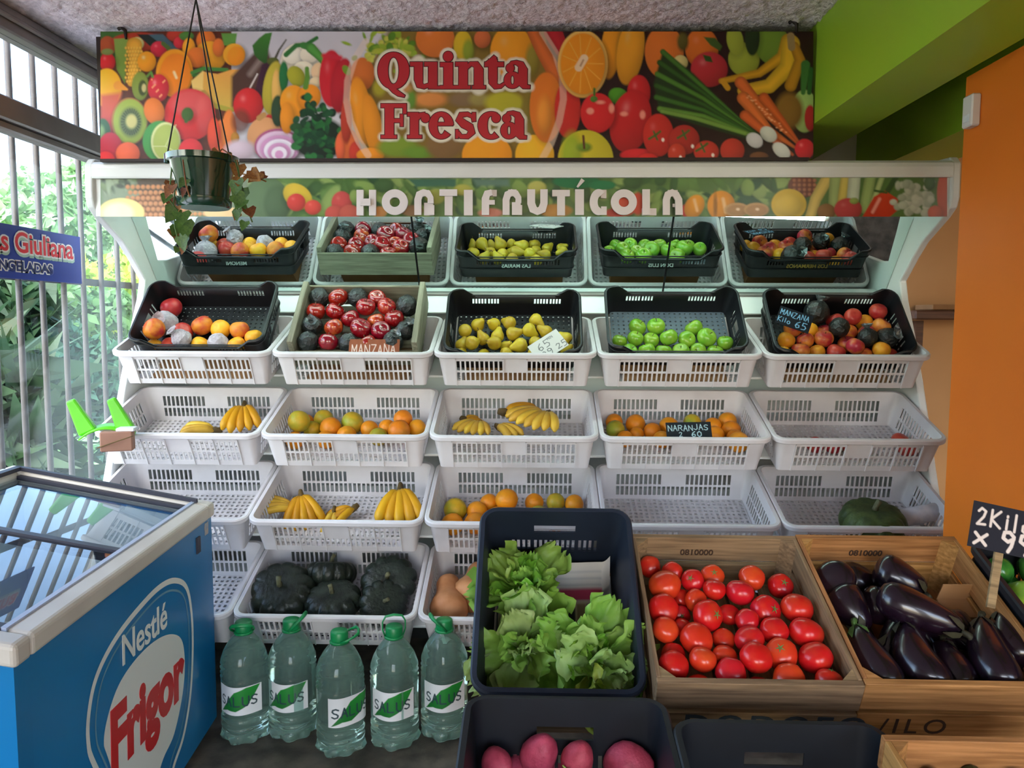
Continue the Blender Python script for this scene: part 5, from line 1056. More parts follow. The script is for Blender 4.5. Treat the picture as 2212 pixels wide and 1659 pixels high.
eggplant((1802, 1280), (1800, 1240), 40, .02, .12, 'round-ended eggplant standing up in the crate corner by the tomatoes')
eggplant((2003, 1280), (1888, 1226), 40, .085, .10, 'eggplant with a dull scar lying along the crate back', 1)
eggplant((2085, 1362), (1895, 1285), 40, .11, .135, 'longest eggplant lying across the top of the pile', 1)
eggplant((1860, 1350), (1815, 1285), 39, .06, .085, 'shadowed eggplant behind the one with a green cap', 1)
eggplant((1838, 1352), (1925, 1500), 40, .10, .075, 'eggplant with pale green cap against the tomato crate', 0, True)
eggplant((1938, 1345), (2012, 1500), 44, .10, .08, 'fat eggplant with bright streaks in the front middle', 2)
eggplant((2028, 1385), (2090, 1498), 36, .07, .06, 'eggplant half buried between two fat ones in front', 1)
eggplant((2108, 1335), (2165, 1495), 43, .10, .08, 'fat eggplant in front beside the longest one', 0)
eggplant((2148, 1322), (2215, 1440), 38, .09, .07, 'eggplant lying along the crate side next to peppers', 0)
eggplant((1895, 1270), (1830, 1250), 36, .03, .04, 'shadowed eggplant deep between the standing one and the scarred one', 1)
eggplant((1960, 1330), (1870, 1300), 38, .05, .06, 'eggplant wedged below the longest one near the crate middle', 1)
eggplant((2120, 1420), (2040, 1330), 36, .04, .05, 'hidden eggplant at the bottom beneath the fat front pair', 1)
eggplant((1900, 1420), (1985, 1330), 38, .04, .05, 'eggplant at the bottom of the pile, mostly hidden', 1)
eggplant((2060, 1440), (1965, 1290), 38, .04, .045, 'eggplant under the longest one, deep in crate', 1)
b = MB(); n_ = (EM.to_3x3() @ Vector((0, 0, 1))).normalized(); P = PP(2085, 1278, EM.translation + n_ * .10, n_)
b.rbox((0, 0, 0), (.125, .003, .05), .0005); b.rbox((0, -.028, -.026), (.125, .058, .003), .0005); o = b.build('cardboard_divider', M_board, None, M=T(P) @ R('Z', .05) @ R('X', .5)); tag(o, 'folded brown cardboard divider leaning behind the eggplants', 'cardboard')
# bin with green peppers / avocados by the pillar
GM = crate_frame(1.487, -.692, 1.245, .20, TT); plastic_crate('pepper_crate', .36, .42, .20, GM, M_dark, 'black plastic crate of green peppers against the orange pillar')
M_gp = mat('green_pepper_skin', '#3f7a2a', '#2a5a20', scale=1.2, rough=.2, spec=.5, rnd=.2); M_gpl = mat('light_green_skin', '#8fae34', '#6c9a34', scale=1.2, rough=.25, spec=.5)
GPM = [round_mesh('green_pepper', M_gp, sz=1.15, lobes=4, amp=.08, seed=2), round_mesh('green_pepper', M_gpl, sz=1.2, lobes=4, amp=.08, seed=3)]
KIND['gp'] = ('green_pepper', GPM[:1], 'dark green pepper'); KIND['gl'] = ('green_pepper', GPM[1:], 'light green pepper')
fill([('gp', 2126, 1207, 26), ('gp', 2196, 1216, 28), ('gl', 2204, 1262, 26), ('gl', 2200, 1300, 36), ('gp', 2160, 1240, 26), ('gp', 2150, 1275, 28), ('gp', 2245, 1230, 28), ('gp', 2300, 1240, 28), ('gl', 2290, 1290, 30), ('gp', 2260, 1340, 30), ('gp', 2330, 1330, 30), ('gp', 2380, 1380, 30), ('gl', 2330, 1420, 32), ('gp', 2260, 1410, 32), ('gp', 2230, 1350, 30), ('gp', 2400, 1300, 28), ('gp', 2280, 1450, 30)], GM, .10, 'pepper crate', (-.16, .16, .02, .40), .01)
# front row
RM = frame_back(1.425, -.722, .0625, .50, .25, math.radians(10)); plastic_crate('potato_crate', .365, .50, .25, RM, M_dark, 'dark plastic crate with red sweet potatoes below the lettuce')
DM = frame_back(1.365, -.730, .4425, .50, .25, math.radians(10)); plastic_crate('empty_crate', .362, .50, .25, DM, M_dark, 'empty dark plastic crate in front of the tomatoes')
M_sp = mat('sweet_potato_skin', '#b5475c', '#9a3348', scale=2, rough=.5, spec=.3, rnd=.08, bump=.2, bscale=8, detail=6)
_P = [(0, -1.35), (.3, -1.28), (.62, -1.0), (.86, -.6), (.98, -.1), (.95, .35), (.78, .8), (.5, 1.15), (.22, 1.36), (0, 1.42)]
def sp_mesh(seed):
    rr = random.Random(seed); q = [rr.uniform(0, 6) for _ in range(4)]
    b = MB(); b.lathe(_P, 20, fn=lambda p, a, i: (p[0] * (1 + .07 * math.sin(2 * a + q[0])) + .08 * math.sin(p[2] * 2 + q[1]), p[1] * (1 + .06 * math.sin(3 * a + q[2])) + .06 * math.sin(p[2] * 2 + q[3]), p[2])); return b.mesh('sweet_potato', M_sp, True)
SPM = [sp_mesh(k) for k in range(3)]
_b = MB()
for k in range(6): _b.tube([(rf.uniform(-.1, .1), rf.uniform(-.1, .1), 0), (rf.uniform(-.3, .3), rf.uniform(-.3, .3), .35), (rf.uniform(-.45, .45), rf.uniform(-.45, .45), .6)], [.09, .12, .06], 6)
SPROUT = _b.mesh('sprout', mat('sprout_green', '#a8c060', '#8aa848', scale=12, rough=.6), True)
for k, (u, v, rp, rx, ry, rz, lab) in enumerate(((1073, 1650, 34, 1.2, .2, .3, 'small red sweet potato at the window end of dark crate'), (1166, 1632, 40, .3, .1, 0, 'tall red sweet potato with a dark eye standing in crate'), (1248, 1645, 37, .4, -.1, .6, 'round-topped red sweet potato beside the green sprout'), (1355, 1648, 42, 1.2, .9, .2, 'long red sweet potato lying slantwise at the crate end'), (1118, 1668, 34, 1.4, .4, 1, 'shadowed red sweet potato lying low in dark crate'), (1205, 1700, 42, 1.4, .8, 2, 'red sweet potato at the front of dark crate, mostly out of view'), (1320, 1710, 42, 1.4, -.8, 2, 'red sweet potato lying under the slanted long one'))):
    n = (RM.to_3x3() @ Vector((0, 0, 1))).normalized(); hh = (.145, .15, .15, .14, .10, .07, .06)[k]; P = PP(u, v, RM.translation + n * hh, n); r_ = rp * (P - CAM).dot(FW) / FPX
    o = obj('sweet_potato', SPM[k % 3], None, T(P) @ R('Z', rz) @ R('X', rx) @ R('Y', ry) @ Matrix.Scale(r_, 4)); tag(o, lab, 'sweet potato', 'sweet potatoes')
    if k == 2: obj('sprout', SPROUT, o, T(-1.0, -.35, -.1) @ R('Y', -.5) @ Matrix.Scale(.8, 4))
CMx = crate_frame(.92, -.80, .842, .15, math.radians(10)); e = wood_crate('cucumber_crate', .47, .40, .15, frame_back(1.31, -.718, .842, .40, .15, math.radians(10)), M_wood2); tag(e, 'pale wooden crate of cucumbers with a blue paper tag', 'crate'); CMx = e.matrix_basis.copy()
cv = Canvas(0, 0, 60, 45, 60, 45, '#4f86b8'); cv.text('IMU', 8, 20, 14, 12, 4, 3, '#dfe6ee'); cv.text('LU', 14, 40, 14, 14, 4, 3, '#dfe6ee'); cv.line([(0, 3), (60, 3)], 3, '#cfd8e4')
cv.build('paper_tag', attr_mat('tag_print', rough=.7), lambda x, y: (.045 + x / 60 * .05 + y / 45 * .012, .3985 - .0175 - y / 45 * .002 + .0, .147 - y / 45 * .042), e)
M_cuc = mat('cucumber_skin', '#1f3a1e', '#2c4d28', scale=3, rough=.35, spec=.4, bump=.3, bscale=20)
for k in range(5):
    b = MB(); b.tube([(-.085, 0, 0), (-.075, 0, 0), (0, 0, .006), (.07, 0, 0), (.085, 0, 0)], [.006, .02, .023, .02, .006], 12)
    o = b.build('cucumber', M_cuc, None, True, M=CMx @ T(-.165 + k * .078, .30 + .008 * (k % 2), .088) @ R('Z', 1.45 + .1 * (k % 3))); tag(o, 'dark green cucumber in pale wooden crate, %s from the empty crate' % ORD[k], 'cucumber', 'cucumbers')
# the stands that carry the foreground crates
M_stand = mat('stand_wood', '#6a5238', '#54402a', scale=5, rough=.7, stretch=(1.2, 14, 14))
def stand(name, x0, x1, M, l, lab):
    e = empty(name); c = (x0 + x1) / 2
    for k in range(4):
        q = M @ Vector((0, l * (k + .5) / 4, -.012)); b = MB(); b.rbox((0, 0, 0), (x1 - x0, l / 4 - .012, .016), .002); b.build('slat', M_stand, e, M=T(c, q.y, q.z) @ M.to_3x3().to_4x4())
    f = M @ Vector((0, .04, -.02)); g = M @ Vector((0, l - .04, -.02))
    for x in (x0 + .03, x1 - .03):
        for q in (f, g): b = MB(); b.rbox((0, 0, 0), (q.z, .04, .04), .002); b.build('leg', M_stand, e, M=T(x, q.y, q.z / 2) @ R('Y', PI / 2))
    tag(e, lab, 'stand')
stand('crate_stand', .26, 1.40, TM, .46, 'wooden slatted stand under the tomato and eggplant crates'); stand('crate_stand', -.11, .24, LM, .43, 'steep wooden stand under the lettuce crate'); stand('crate_stand', -.11, 1.07, RM, .44, 'low wooden stand under the front crates')

# ------------------------------------------------------------------ price cards
def card(name, w, h, M, cv, lab, edge='#2a2a2e', t=.003, stick=None, cat='sign'):
    e = empty(name, M); cv.build('writing', attr_mat('chalk_print', rough=.75, spec=.2), lambda x, y: ((x / cv.b[2] - .5) * w, -.0002, (.5 - y / cv.b[3]) * h), e)
    b = MB(); b.rbox((0, t / 2, 0), (w, t, h), .0006); b.build('board', mat('card_' + edge[1:], edge, rough=.8), e)
    if stick: b = MB(); b.rbox((stick[0], t + .006, stick[1]), (.018, .008, stick[2]), .001); b.build('stick', M_wood, e)
    return tag(e, lab, cat)
cv = Canvas(0, 0, 220, 90, 150, 62, '#8a5138'); cv.mottle(.12, 9); cv.text('MANZANA', 14, 66, 44, 20, 8, 3.4, '#dcc8bc', jit=.08)
card('price_sign', .195, .085, T(PY(808, 756, 2.945)) @ R('X', -.3), cv, 'brown card chalked with one word in front of red apples', '#7a4630')
cv = Canvas(0, 0, 150, 100, 110, 72, '#c8cac6'); cv.text('65', 30, 52, 34, 26, 8, 3, '#44484c', jit=.1); cv.text('39 25', 30, 90, 28, 22, 6, 3, '#44484c', jit=.1); cv.text('MIN', 90, 26, 12, 8, 3, 2, '#55595c')
card('price_sign', .135, .085, T(PY(1184, 747, 2.965)) @ R('X', -.5) @ R('Y', -.62), cv, 'tilted white price card leaning among the pears', '#c0c2be')
cv = Canvas(0, 0, 160, 110, 120, 82, '#14171f'); cv.text('MANZANA', 10, 46, 32, 14, 6, 3.2, '#7fb4d8', jit=.1); cv.text('Kilo', 8, 92, 30, 15, 6, 3.2, '#7fb4d8', jit=.1); cv.text('65', 90, 98, 40, 24, 6, 4, '#7fb4d8', jit=.1)
card('price_sign', .13, .085, T(PY(1716, 690, 3.03)) @ R('X', -.6) @ R('Y', .42), cv, 'black card with blue chalk writing in the two-coloured apple crate', '#14171f')
cv = Canvas(0, 0, 220, 80, 150, 56, '#1a2026'); cv.text('NARANJAS', 10, 42, 28, 18, 7, 3.4, '#a8c8d0', jit=.1); cv.text('60', 120, 74, 26, 22, 6, 4, '#a8c8d0'); cv.text('2', 60, 72, 22, 16, 6, 3, '#a8c8d0')
card('price_sign', .165, .062, T(PY(1488, 929, 2.83)) @ R('X', -.5) @ R('Y', -.03), cv, 'black card with pale chalk writing lying on the oranges', '#1a2026')
cv = Canvas(0, 0, 240, 130, 160, 87, '#22222c'); cv.text('2Kilos', 14, 62, 46, 26, 14, 7, '#ddcfc8', jit=.05); cv.text('x', 16, 118, 50, 36, 10, 9, '#ddcfc8'); cv.text('99', 90, 122, 54, 36, 12, 10, '#ddcfc8')
card('price_sign', .185, .10, T(PY(2190, 1150, 1.68)) @ R('X', -.2) @ R('Y', .21), cv, 'black price card in thick white chalk on a stick above peppers', '#22222c', stick=(-.02, -.09, .16))
# sticker strip on glass side? sensor box on the pillar
p = PY(2087, 238, 2.25); sb = empty('wall_sensor', T(1.2195, 2.262, p.z)); tag(sb, 'small white plastic box fixed to the orange pillar edge', 'sensor')
b = MB(); b.rbox((0, 0, 0), (.026, .05, .088), .004); b.build('housing', M_white, sb); b = MB(); b.rbox((-.0135, 0, -.02), (.002, .03, .02), .0005); b.build('lens', M_paperw, sb)

# ------------------------------------------------------------------ freezer
MF = T(-.954, 1.344, 0) @ R('Z', math.radians(5)); FWd, FL = .611, 1.10; ZR, ZL = .765, .889
fz = empty('chest_freezer', MF); tag(fz, 'blue ice cream chest freezer with sloped sliding glass lid', 'freezer')
M_fb = mat('freezer_blue', '#1478b4', '#0f6ca6', scale=2, rough=.3, spec=.45); M_ft = mat('freezer_trim', '#cfc8be', '#c0b8ae', scale=4, rough=.4); M_gask = mat('dark_gasket', '#2c2c3a', rough=.5); M_liner = mat('freezer_liner', '#d4dde4', rough=.4)
def zs_(x): return ZR + (ZL - ZR) * (-x / FWd)
def hull(x0, x1, y0, y1, zb, dz): # box with sloped top
    return [(x0, y0, zb), (x1, y0, zb), (x1, y1, zb), (x0, y1, zb), (x0, y0, zs_(x0) + dz), (x1, y0, zs_(x1) + dz), (x1, y1, zs_(x1) + dz), (x0, y1, zs_(x0) + dz)]
HF = [(0, 3, 2, 1), (4, 5, 6, 7), (0, 1, 5, 4), (1, 2, 6, 5), (2, 3, 7, 6), (3, 0, 4, 7)]
def bev(o, w_=.012, s_=3): m_ = o.modifiers.new('bevel', 'BEVEL'); m_.width = w_; m_.segments = s_; m_.limit_method = 'ANGLE'; return o
for x0, x1, y0, y1 in ((-FWd, 0, 0, .05), (-FWd, 0, FL - .05, FL), (-.05, 0, .05, FL - .05), (-FWd, -FWd + .05, .05, FL - .05)):
    b = MB(); b.add(hull(x0, x1, y0, y1, .04, -.045), HF); b.build('side_panel', M_fb, fz)
b = MB(); b.box((-FWd / 2, FL / 2, .06), (FWd - .02, FL - .02, .04)); b.build('base', M_gask, fz)
b = MB(); b.box((-FWd / 2, FL / 2, .30), (FWd - .1, FL - .1, .02)); b.build('liner_floor', M_liner, fz)
for x0, x1, y0, y1 in ((-FWd + .05, -.05, .05, .055), (-FWd + .05, -.05, FL - .055, FL - .05), (-.055, -.05, .055, FL - .055), (-FWd + .05, -FWd + .055, .055, FL - .055)):
    b = MB(); b.add(hull(x0, x1, y0, y1, .30, -.05), HF); b.build('liner', M_liner, fz)
for x, y in ((-.07, .07), (-.07, FL - .07), (-FWd + .07, .07), (-FWd + .07, FL - .07)):
    b = MB(); b.tube([(x - .012, y, .025), (x + .012, y, .025)], .025, 14); b.build('caster', M_gask, fz, True)
for x0, x1, y0, y1 in ((-FWd - .008, .010, -.010, .045), (-FWd - .008, .010, FL - .045, FL + .010), (-.040, .010, .045, FL - .045), (-FWd - .008, -FWd + .04, .045, FL - .045)):
    v = hull(x0, x1, y0, y1, 0, 0); v = [(x, y, zs_(x) - .046) for x, y, z in v[:4]] + v[4:]
    b = MB(); b.add(v, HF); bev(b.build('trim', M_ft, fz), .010, 3)
MGl = glass_mat('freezer_glass', '#d3dde3', refl=.95, ior=1.7)
ymid = .535
for y0, y1, dz in ((.045, ymid + .02, -.004), (ymid - .02, FL - .045, -.018)):
    b = MB(); v = [(-FWd + .045, y0, zs_(-FWd + .045) + dz), (-.045, y0, zs_(-.045) + dz), (-.045, y1, zs_(-.045) + dz), (-FWd + .045, y1, zs_(-FWd + .045) + dz)]
    b.add(v, [(0, 1, 2, 3)]); b.build('glass_lid', MGl, fz)
    for ya in (y0, y1 - .022):
        vv = [(x, y, zs_(x) + dz + q) for q in (-.006, .006) for x, y in ((-FWd + .045, ya), (-.045, ya), (-.045, ya + .022), (-FWd + .045, ya + .022))]
        b = MB(); b.add(vv, HF); b.build('lid_frame', M_gask, fz)
b = MB(); v = [(x, y, zs_(x) + q) for q in (-.004, .003) for x, y in ((-.046, .045), (-.036, .045), (-.036, FL - .045), (-.046, FL - .045))]; b.add(v, HF); b.build('lid_track', mat('pale_track', '#aab4cc', rough=.4), fz)
b = MB(); v = [(x, y, zs_(x) + q) for q in (0, .012) for x, y in ((-FWd + .03, .03), (-FWd + .045, .03), (-FWd + .045, FL - .03), (-FWd + .03, FL - .03))]; b.add(v, HF); b.build('lid_track', M_gask, fz)
b = MB(); v = [(x, y, zs_(x) + q) for q in (0, .012) for x, y in ((-FWd + .03, FL - .045), (-.03, FL - .045), (-.03, FL - .03), (-FWd + .03, FL - .03))]; b.add(v, HF); b.build('lid_track', M_gask, fz)
b = MB(); b.rbox((.002, FL - .13, ZR - .105), (.006, .03, .05), .001); b.build('lock', M_gask, fz); b = MB(); b.rbox((.001, FL - .05, ZR - .075), (.002, .032, .038), .0005); b.build('sticker', mat('sticker', '#c8a888', '#8898b0', scale=90, rough=.6), fz)
# logo on the long side, in the plane of that side
_n = (MF.to_3x3() @ Vector((1, 0, 0))).normalized(); MFi = MF.inverted()
def F2(u, v): q = MFi @ PP(u, v, MF @ Vector((.0004, 0, 0)), _n); return (q.y, q.z)
def spline(pts, n=6, closed=True):
    o = []; N = len(pts)
    for i in range(N):
        p = [pts[(i + k - 1) % N] for k in range(4)]
        for t in [j / n for j in range(n)]: o.append(tuple(.5 * (2 * p[1][k] + (p[2][k] - p[0][k]) * t + (2 * p[0][k] - 5 * p[1][k] + 4 * p[2][k] - p[3][k]) * t * t + (3 * p[1][k] - p[0][k] - 3 * p[2][k] + p[3][k]) * t ** 3) for k in (0, 1)))
    return o
outer = [F2(*q) for q in ((190, 1600), (196, 1510), (217, 1440), (256, 1370), (305, 1308), (345, 1268), (377, 1254), (402, 1268), (413, 1320), (416, 1400), (411, 1500), (396, 1590), (375, 1655))]
outer += [(outer[-1][0] - .06, outer[-1][1] - .06), (outer[-1][0] - .22, outer[-1][1] - .11), (outer[0][0] + .04, outer[0][1] - .10)]
inner = [F2(*q) for q in ((224, 1600), (236, 1535), (260, 1472), (298, 1418), (338, 1382), (370, 1370), (392, 1382), (399, 1430), (394, 1500), (376, 1585), (352, 1640))]
inner += [(inner[-1][0] - .08, inner[-1][1] - .05), (inner[-1][0] - .20, inner[-1][1] - .07), (inner[0][0] + .02, inner[0][1] - .06)]
M_lw = mat('logo_white', '#e4e2dc', rough=.4); M_lr = mat('logo_red', '#cc1f24', rough=.4); M_lg = mat('logo_grey', '#6c95ac', rough=.4)
def face_poly(name, pts, m, off): b = MB(); b.add([(off, y, z) for y, z in pts], [tuple(range(len(pts)))]); return b.build(name, m, fz)
def band(name, pts, w_, m, off):
    n = len(pts); vs = []
    for i in range(n):
        a, c = pts[i - 1], pts[(i + 1) % n]; tx, ty = c[0] - a[0], c[1] - a[1]; L = math.hypot(tx, ty) or 1; h = w_ / 2; vs += [(off, pts[i][0] - ty / L * h, pts[i][1] + tx / L * h), (off, pts[i][0] + ty / L * h, pts[i][1] - tx / L * h)]
    b = MB(); b.add(vs, [(2 * i, 2 * i + 1, 2 * ((i + 1) % n) + 1, 2 * ((i + 1) % n)) for i in range(n)]); return b.build(name, m, fz)
so_ = spline(outer); cy = sum(p[0] for p in so_) / len(so_); cz = sum(p[1] for p in so_) / len(so_)
band('logo_ring', so_, .016, M_lw, .0008); band('logo_ring', [(cy + (y - cy) * .90, cz + (z - cz) * .90) for y, z in so_], .006, M_lg, .0008)
face_poly('logo_oval', spline(inner), M_lw, .0008)
def face_text(txt, a, c, size, m, name, bold, sx=1, shear=0):
    (y0, z0), (y1, z1) = F2(*a), F2(*c); me = font_mesh(txt, 1, name, m, bold=bold, depth=.0006, align='LEFT', shear=shear); xs_ = [v.co.x for v in me.vertices]; wd = max(xs_) - min(xs_); L = math.hypot(y1 - y0, z1 - z0)
    an = math.atan2(z1 - z0, y1 - y0); Mx = Matrix(((0, 0, 1, .0016), (1, 0, 0, y0), (0, 1, 0, z0), (0, 0, 0, 1))) @ R('Z', an) @ Matrix.Diagonal((L / wd, size, 1, 1)) @ T(-min(xs_), 0, 0)
    return obj(name, me, fz, Mx)
face_text('Nestlé', (264, 1438), (360, 1352), .105, M_lw, 'lettering', .012); (ya, za), (yb, zb) = F2(278, 1385), F2(352, 1322)
face_text('Frigor', (240, 1676), (398, 1490), .21, M_lr, 'lettering', .045)
# goods seen through the glass
pk = [('#b8c8d8', -.46, .20), ('#c05048', -.30, .24), ('#d8dee6', -.16, .20), ('#3f74a8', -.45, .46), ('#dcd0c0', -.28, .48), ('#8fb0cc', -.14, .50), ('#c8d4de', -.45, .75), ('#4f8a5c', -.30, .78), ('#c8b8a8', -.15, .80), ('#d8dfe8', -.30, .97)]
for k, (c, x, y) in enumerate(pk):
    q = empty('ice_cream_box', MF @ T(x, y, .31)); m = mat('pack_' + c[1:], c, rough=.4); hh = .16 + .05 * (k % 3)
    b = MB(); b.rbox((0, 0, hh / 2), (.11, .17, hh), .006); b.build('carton', m, q); b = MB(); b.rbox((0, 0, hh + .004), (.118, .178, .012), .003); b.build('lid', M_liner, q)
    tag(q, 'ice cream carton inside the freezer, %s from the near end, %s' % (ORD[k // 3], ('under the high side', 'in the middle', 'under the low side')[(0, 1, 2, 0, 1, 2, 0, 1, 2, 1)[k]]), 'carton', 'cartons in the freezer')

# ------------------------------------------------------------------ water bottles
M_pet = bpy.data.materials.new('water_bottle'); M_pet.use_nodes = True; _b = M_pet.node_tree.nodes['Principled BSDF']
_b.inputs['Base Color'].default_value = lin('#caf2e6'); _b.inputs['Transmission Weight'].default_value = .90; _b.inputs['Roughness'].default_value = .02; _b.inputs['IOR'].default_value = 1.30
M_cap = mat('green_cap', '#0f8a4c', '#0c7c44', scale=5, rough=.4)
prof = [(0, .016), (.035, .008), (.055, .0), (.068, .006), (.074, .020), (.0745, .030), (.069, .037), (.0745, .044), (.0745, .054), (.069, .061), (.0745, .068), (.0745, .080), (.069, .087), (.0735, .094), (.0735, .205), (.0745, .209), (.068, .216), (.0745, .223), (.068, .231), (.0745, .239), (.069, .246), (.0735, .253), (.072, .265), (.064, .292), (.050, .318), (.034, .338), (.0245, .350), (.0235, .362), (0, .362)]
def sqz(p, a, i):
    k = 1 + .045 * math.cos(4 * a) * (1 if p[2] < .26 else max(0, 1 - (p[2] - .26) / .06)); f = 1 + (.10 * math.cos(7 * a) if p[2] < .025 else 0); return (p[0] * k * f, p[1] * k * f, p[2])
_m = MB(); _m.lathe(prof, 40, fn=sqz); BOT = _m.mesh('bottle', M_pet, True)
_m = MB(); _m.lathe([(.0265, 0), (.027, .004), (.027, .028), (.025, .032), (0, .032)], 20, fn=lambda p, a, i: (p[0] * (1 + .02 * math.cos(20 * a) * (i in (1, 2))), p[1] * (1 + .02 * math.cos(20 * a) * (i in (1, 2))), p[2])); CAP = _m.mesh('cap', M_cap, True)
_m = MB(); _m.lathe([(.030, 0), (.031, .006), (.026, .008)], 20); COLLAR = _m.mesh('collar', M_cap, True)
cv = Canvas(0, 0, 150, 95, 120, 76, '#dfe3e6'); cv.poly([(8, 92), (38, 56), (66, 18), (100, 4), (146, 2), (120, 42), (100, 66), (70, 82), (40, 80)], '#1f8a34', grad='#176a2a'); cv.text('SALUS', 12, 64, 30, 18, 8, 5, '#274048')
LAB = {}
def label_mesh(parent, rot):
    def pl(x, y): a = -PI / 2 + (x / 150 - .5) * 2.1 + rot; r_ = .0752 * (1 + .045 * math.cos(4 * a)) + .0006; return (r_ * math.cos(a), r_ * math.sin(a), .198 - y / 95 * .092)
    return cv.build('label', attr_mat('label_print', rough=.5), pl, parent)
for k, (u, v, sp, lr, hang, lab) in enumerate(((515, 1612, .0, .05, 0, 'water bottle next to the freezer, green handle folded flat over cap'), (620, 1605, .3, -.05, 1, 'water bottle second from freezer, handle hanging to the window side'), (725, 1640, -.1, .8, 2, 'middle water bottle standing forward with its label turned away'), (845, 1625, .2, .05, 3, 'water bottle fourth from freezer with handle standing upright'), (955, 1605, .1, .1, 4, 'water bottle beside the dark crates with handle tipped to it'))):
    P = PZ(u, v, 0); e = empty('water_bottle', T(P.x, P.y + .068, 0) @ R('Z', .0)); tag(e, lab, 'bottle', 'water bottles on the floor')
    obj('body', BOT, e, R('Z', sp)); obj('cap', CAP, e, T(0, 0, .352)); obj('collar', COLLAR, e, T(0, 0, .345)); label_mesh(e, lr)
    tl = (R('Z', .2) @ R('X', .95), R('Z', PI / 2) @ R('X', .75), R('Z', 1.9) @ R('X', 1.15), R('Z', .25) @ R('X', -.05), R('Z', -1.2) @ R('X', .75))[k]
    b = MB(); b.tube([(-.029, 0, 0), (-.036, 0, .02), (-.036, 0, .045), (-.026, 0, .062), (0, 0, .066), (.026, 0, .062), (.036, 0, .045), (.036, 0, .02), (.029, 0, 0)], [.004, .004, .004, .006, .007, .006, .004, .004, .004], 8, flat=.6); obj('handle', b.mesh('handle', M_cap, True), e, T(0, 0, .352) @ tl)

# ------------------------------------------------------------------ green holder with paper bags
hold = empty('bag_holder', T(PY(232, 925, 2.70)) @ R('Z', .35) @ Matrix.Scale(1.15, 4)); tag(hold, 'bright green plastic holder with two prongs clamped on crate corner', 'holder')
M_gh = mat('bright_green_plastic', '#5fc81e', '#54b81a', scale=5, rough=.35)
b = MB(); vs = []; fs = []
for i in range(13):
    t = i / 12 * 2 - 1; z = -.032 * (abs(t) ** 2.0) * 1.0 + .0
    vs += [(t * .075, -.035, z - .0), (t * .075, .035, z + .006), (t * .075, .035, z + .012), (t * .075, -.035, z + .006)]
for i in range(12):
    for k in range(4): fs.append((i * 4 + k, i * 4 + (k + 1) % 4, i * 4 + 4 + (k + 1) % 4, i * 4 + 4 + k))
fs += [(0, 3, 2, 1), (48, 49, 50, 51)]; b.add(vs, fs); b.build('saddle', M_gh, hold, True)
for x, tl in ((-.058, -.42), (.05, -.38)):
    b = MB(); b.add([(-.026, -.020, -.012), (.026, -.020, -.012), (.026, .020, -.012), (-.026, .020, -.012), (-.013, -.010, .100), (.013, -.010, .100), (.013, .012, .100), (-.013, .012, .100)], HF); bev(b.build('prong', M_gh, hold, M=T(x, 0, .0) @ R('Y', tl)), .006, 2)
bb = empty('paper_bag_block', T(PY(254, 952, 2.665)) @ R('Z', .2)); tag(bb, 'block of brown paper bags hanging on the crate corner', 'bags')
M_bag = mat('brown_bag', '#9a7262', '#84604f', scale=6, rough=.85)
b = MB(); b.rbox((0, 0, 0), (.105, .05, .070), .004); b.build('bag_stack', M_bag, bb, M=R('Z', .1)); b = MB(); b.rbox((.03, .01, .040), (.06, .055, .012), .002); b.build('top_sheet', M_paperw, bb); b = MB(); b.tube([(-.058, -.03, -.02), (.0, -.034, .0), (.06, -.03, .02)], .002, 6); b.build('string', M_btip, bb)

# ------------------------------------------------------------------ hanging pot
pt = empty('hanging_plant_pot', T(-.962, 2.25, 1.677)); tag(pt, 'dark green hanging pot with wilted ivy on three wires', 'plant pot')
M_pot = mat('dark_green_pot', '#1a3d2e', '#163426', scale=4, rough=.15, spec=.6, coat=.4)
b = MB(); b.lathe([(.066, .012), (.068, .02), (.090, .128), (.099, .130), (.100, .146), (.094, .147), (.088, .138), (.066, .03), (0, .03)], 40); obj('pot', smooth_angle(b.mesh('pot', M_pot)), pt)
b = MB(); b.lathe([(0, 0), (.070, 0), (.076, .006), (.078, .026), (.074, .026), (.072, .008), (0, .008)], 40); obj('saucer', smooth_angle(b.mesh('saucer', M_pot)), pt)
b = MB(); b.lathe([(.085, .118), (0, .122)], 24); b.build('soil', mat('soil', '#2c2018', rough=.9), pt)
M_wire = mat('dark_wire', '#2a2622', rough=.5, metal=.5)
top = Vector((-.006, 0, .585))
for a in (3.35, -.35, 1.4):
    q = Vector((.098 * math.cos(a), .098 * math.sin(a), .138)); b = MB(); b.tube([q, q * .5 + top * .5 + Vector((0, 0, 0)), top], .0022, 6); b.build('wire', M_wire, pt); b = MB(); b.rbox(tuple(q), (.012, .012, .028), .002); b.build('clip', M_pot, pt)
b = MB(); b.tube([top, top + Vector((0, 0, .08)), top + Vector((.002, 0, .150))], .003, 6); b.build('hook', M_wire, pt)
M_ivy = mat('ivy_leaf', '#55732f', '#3c5a26', scale=8, rough=.5, transl=.25, rnd=.2); M_dry = mat('dry_leaf', '#8c5a26', '#6e3f1c', scale=8, rough=.7, transl=.2, rnd=.25)
def ivy_leaf(m):
    out = [(0, 0), (.35, -.12), (.5, .12), (.38, .35), (.30, .55), (0, 1.0), (-.30, .55), (-.38, .35), (-.5, .12), (-.35, -.12)]
    b = MB(); vs = [(0, .35, .06)] + [(x, y, -.18 * abs(x) - .1 * y * y) for x, y in out]; b.add(vs, [(0, 1 + i, 1 + (i + 1) % 10) for i in range(10)]); return b.mesh('leaf', m, True)
IV = [ivy_leaf(M_ivy), ivy_leaf(M_dry)]
def px_loc(u, v, y=2.25): return PY(u, v, y) - Vector((-.962, 2.25, 1.677))
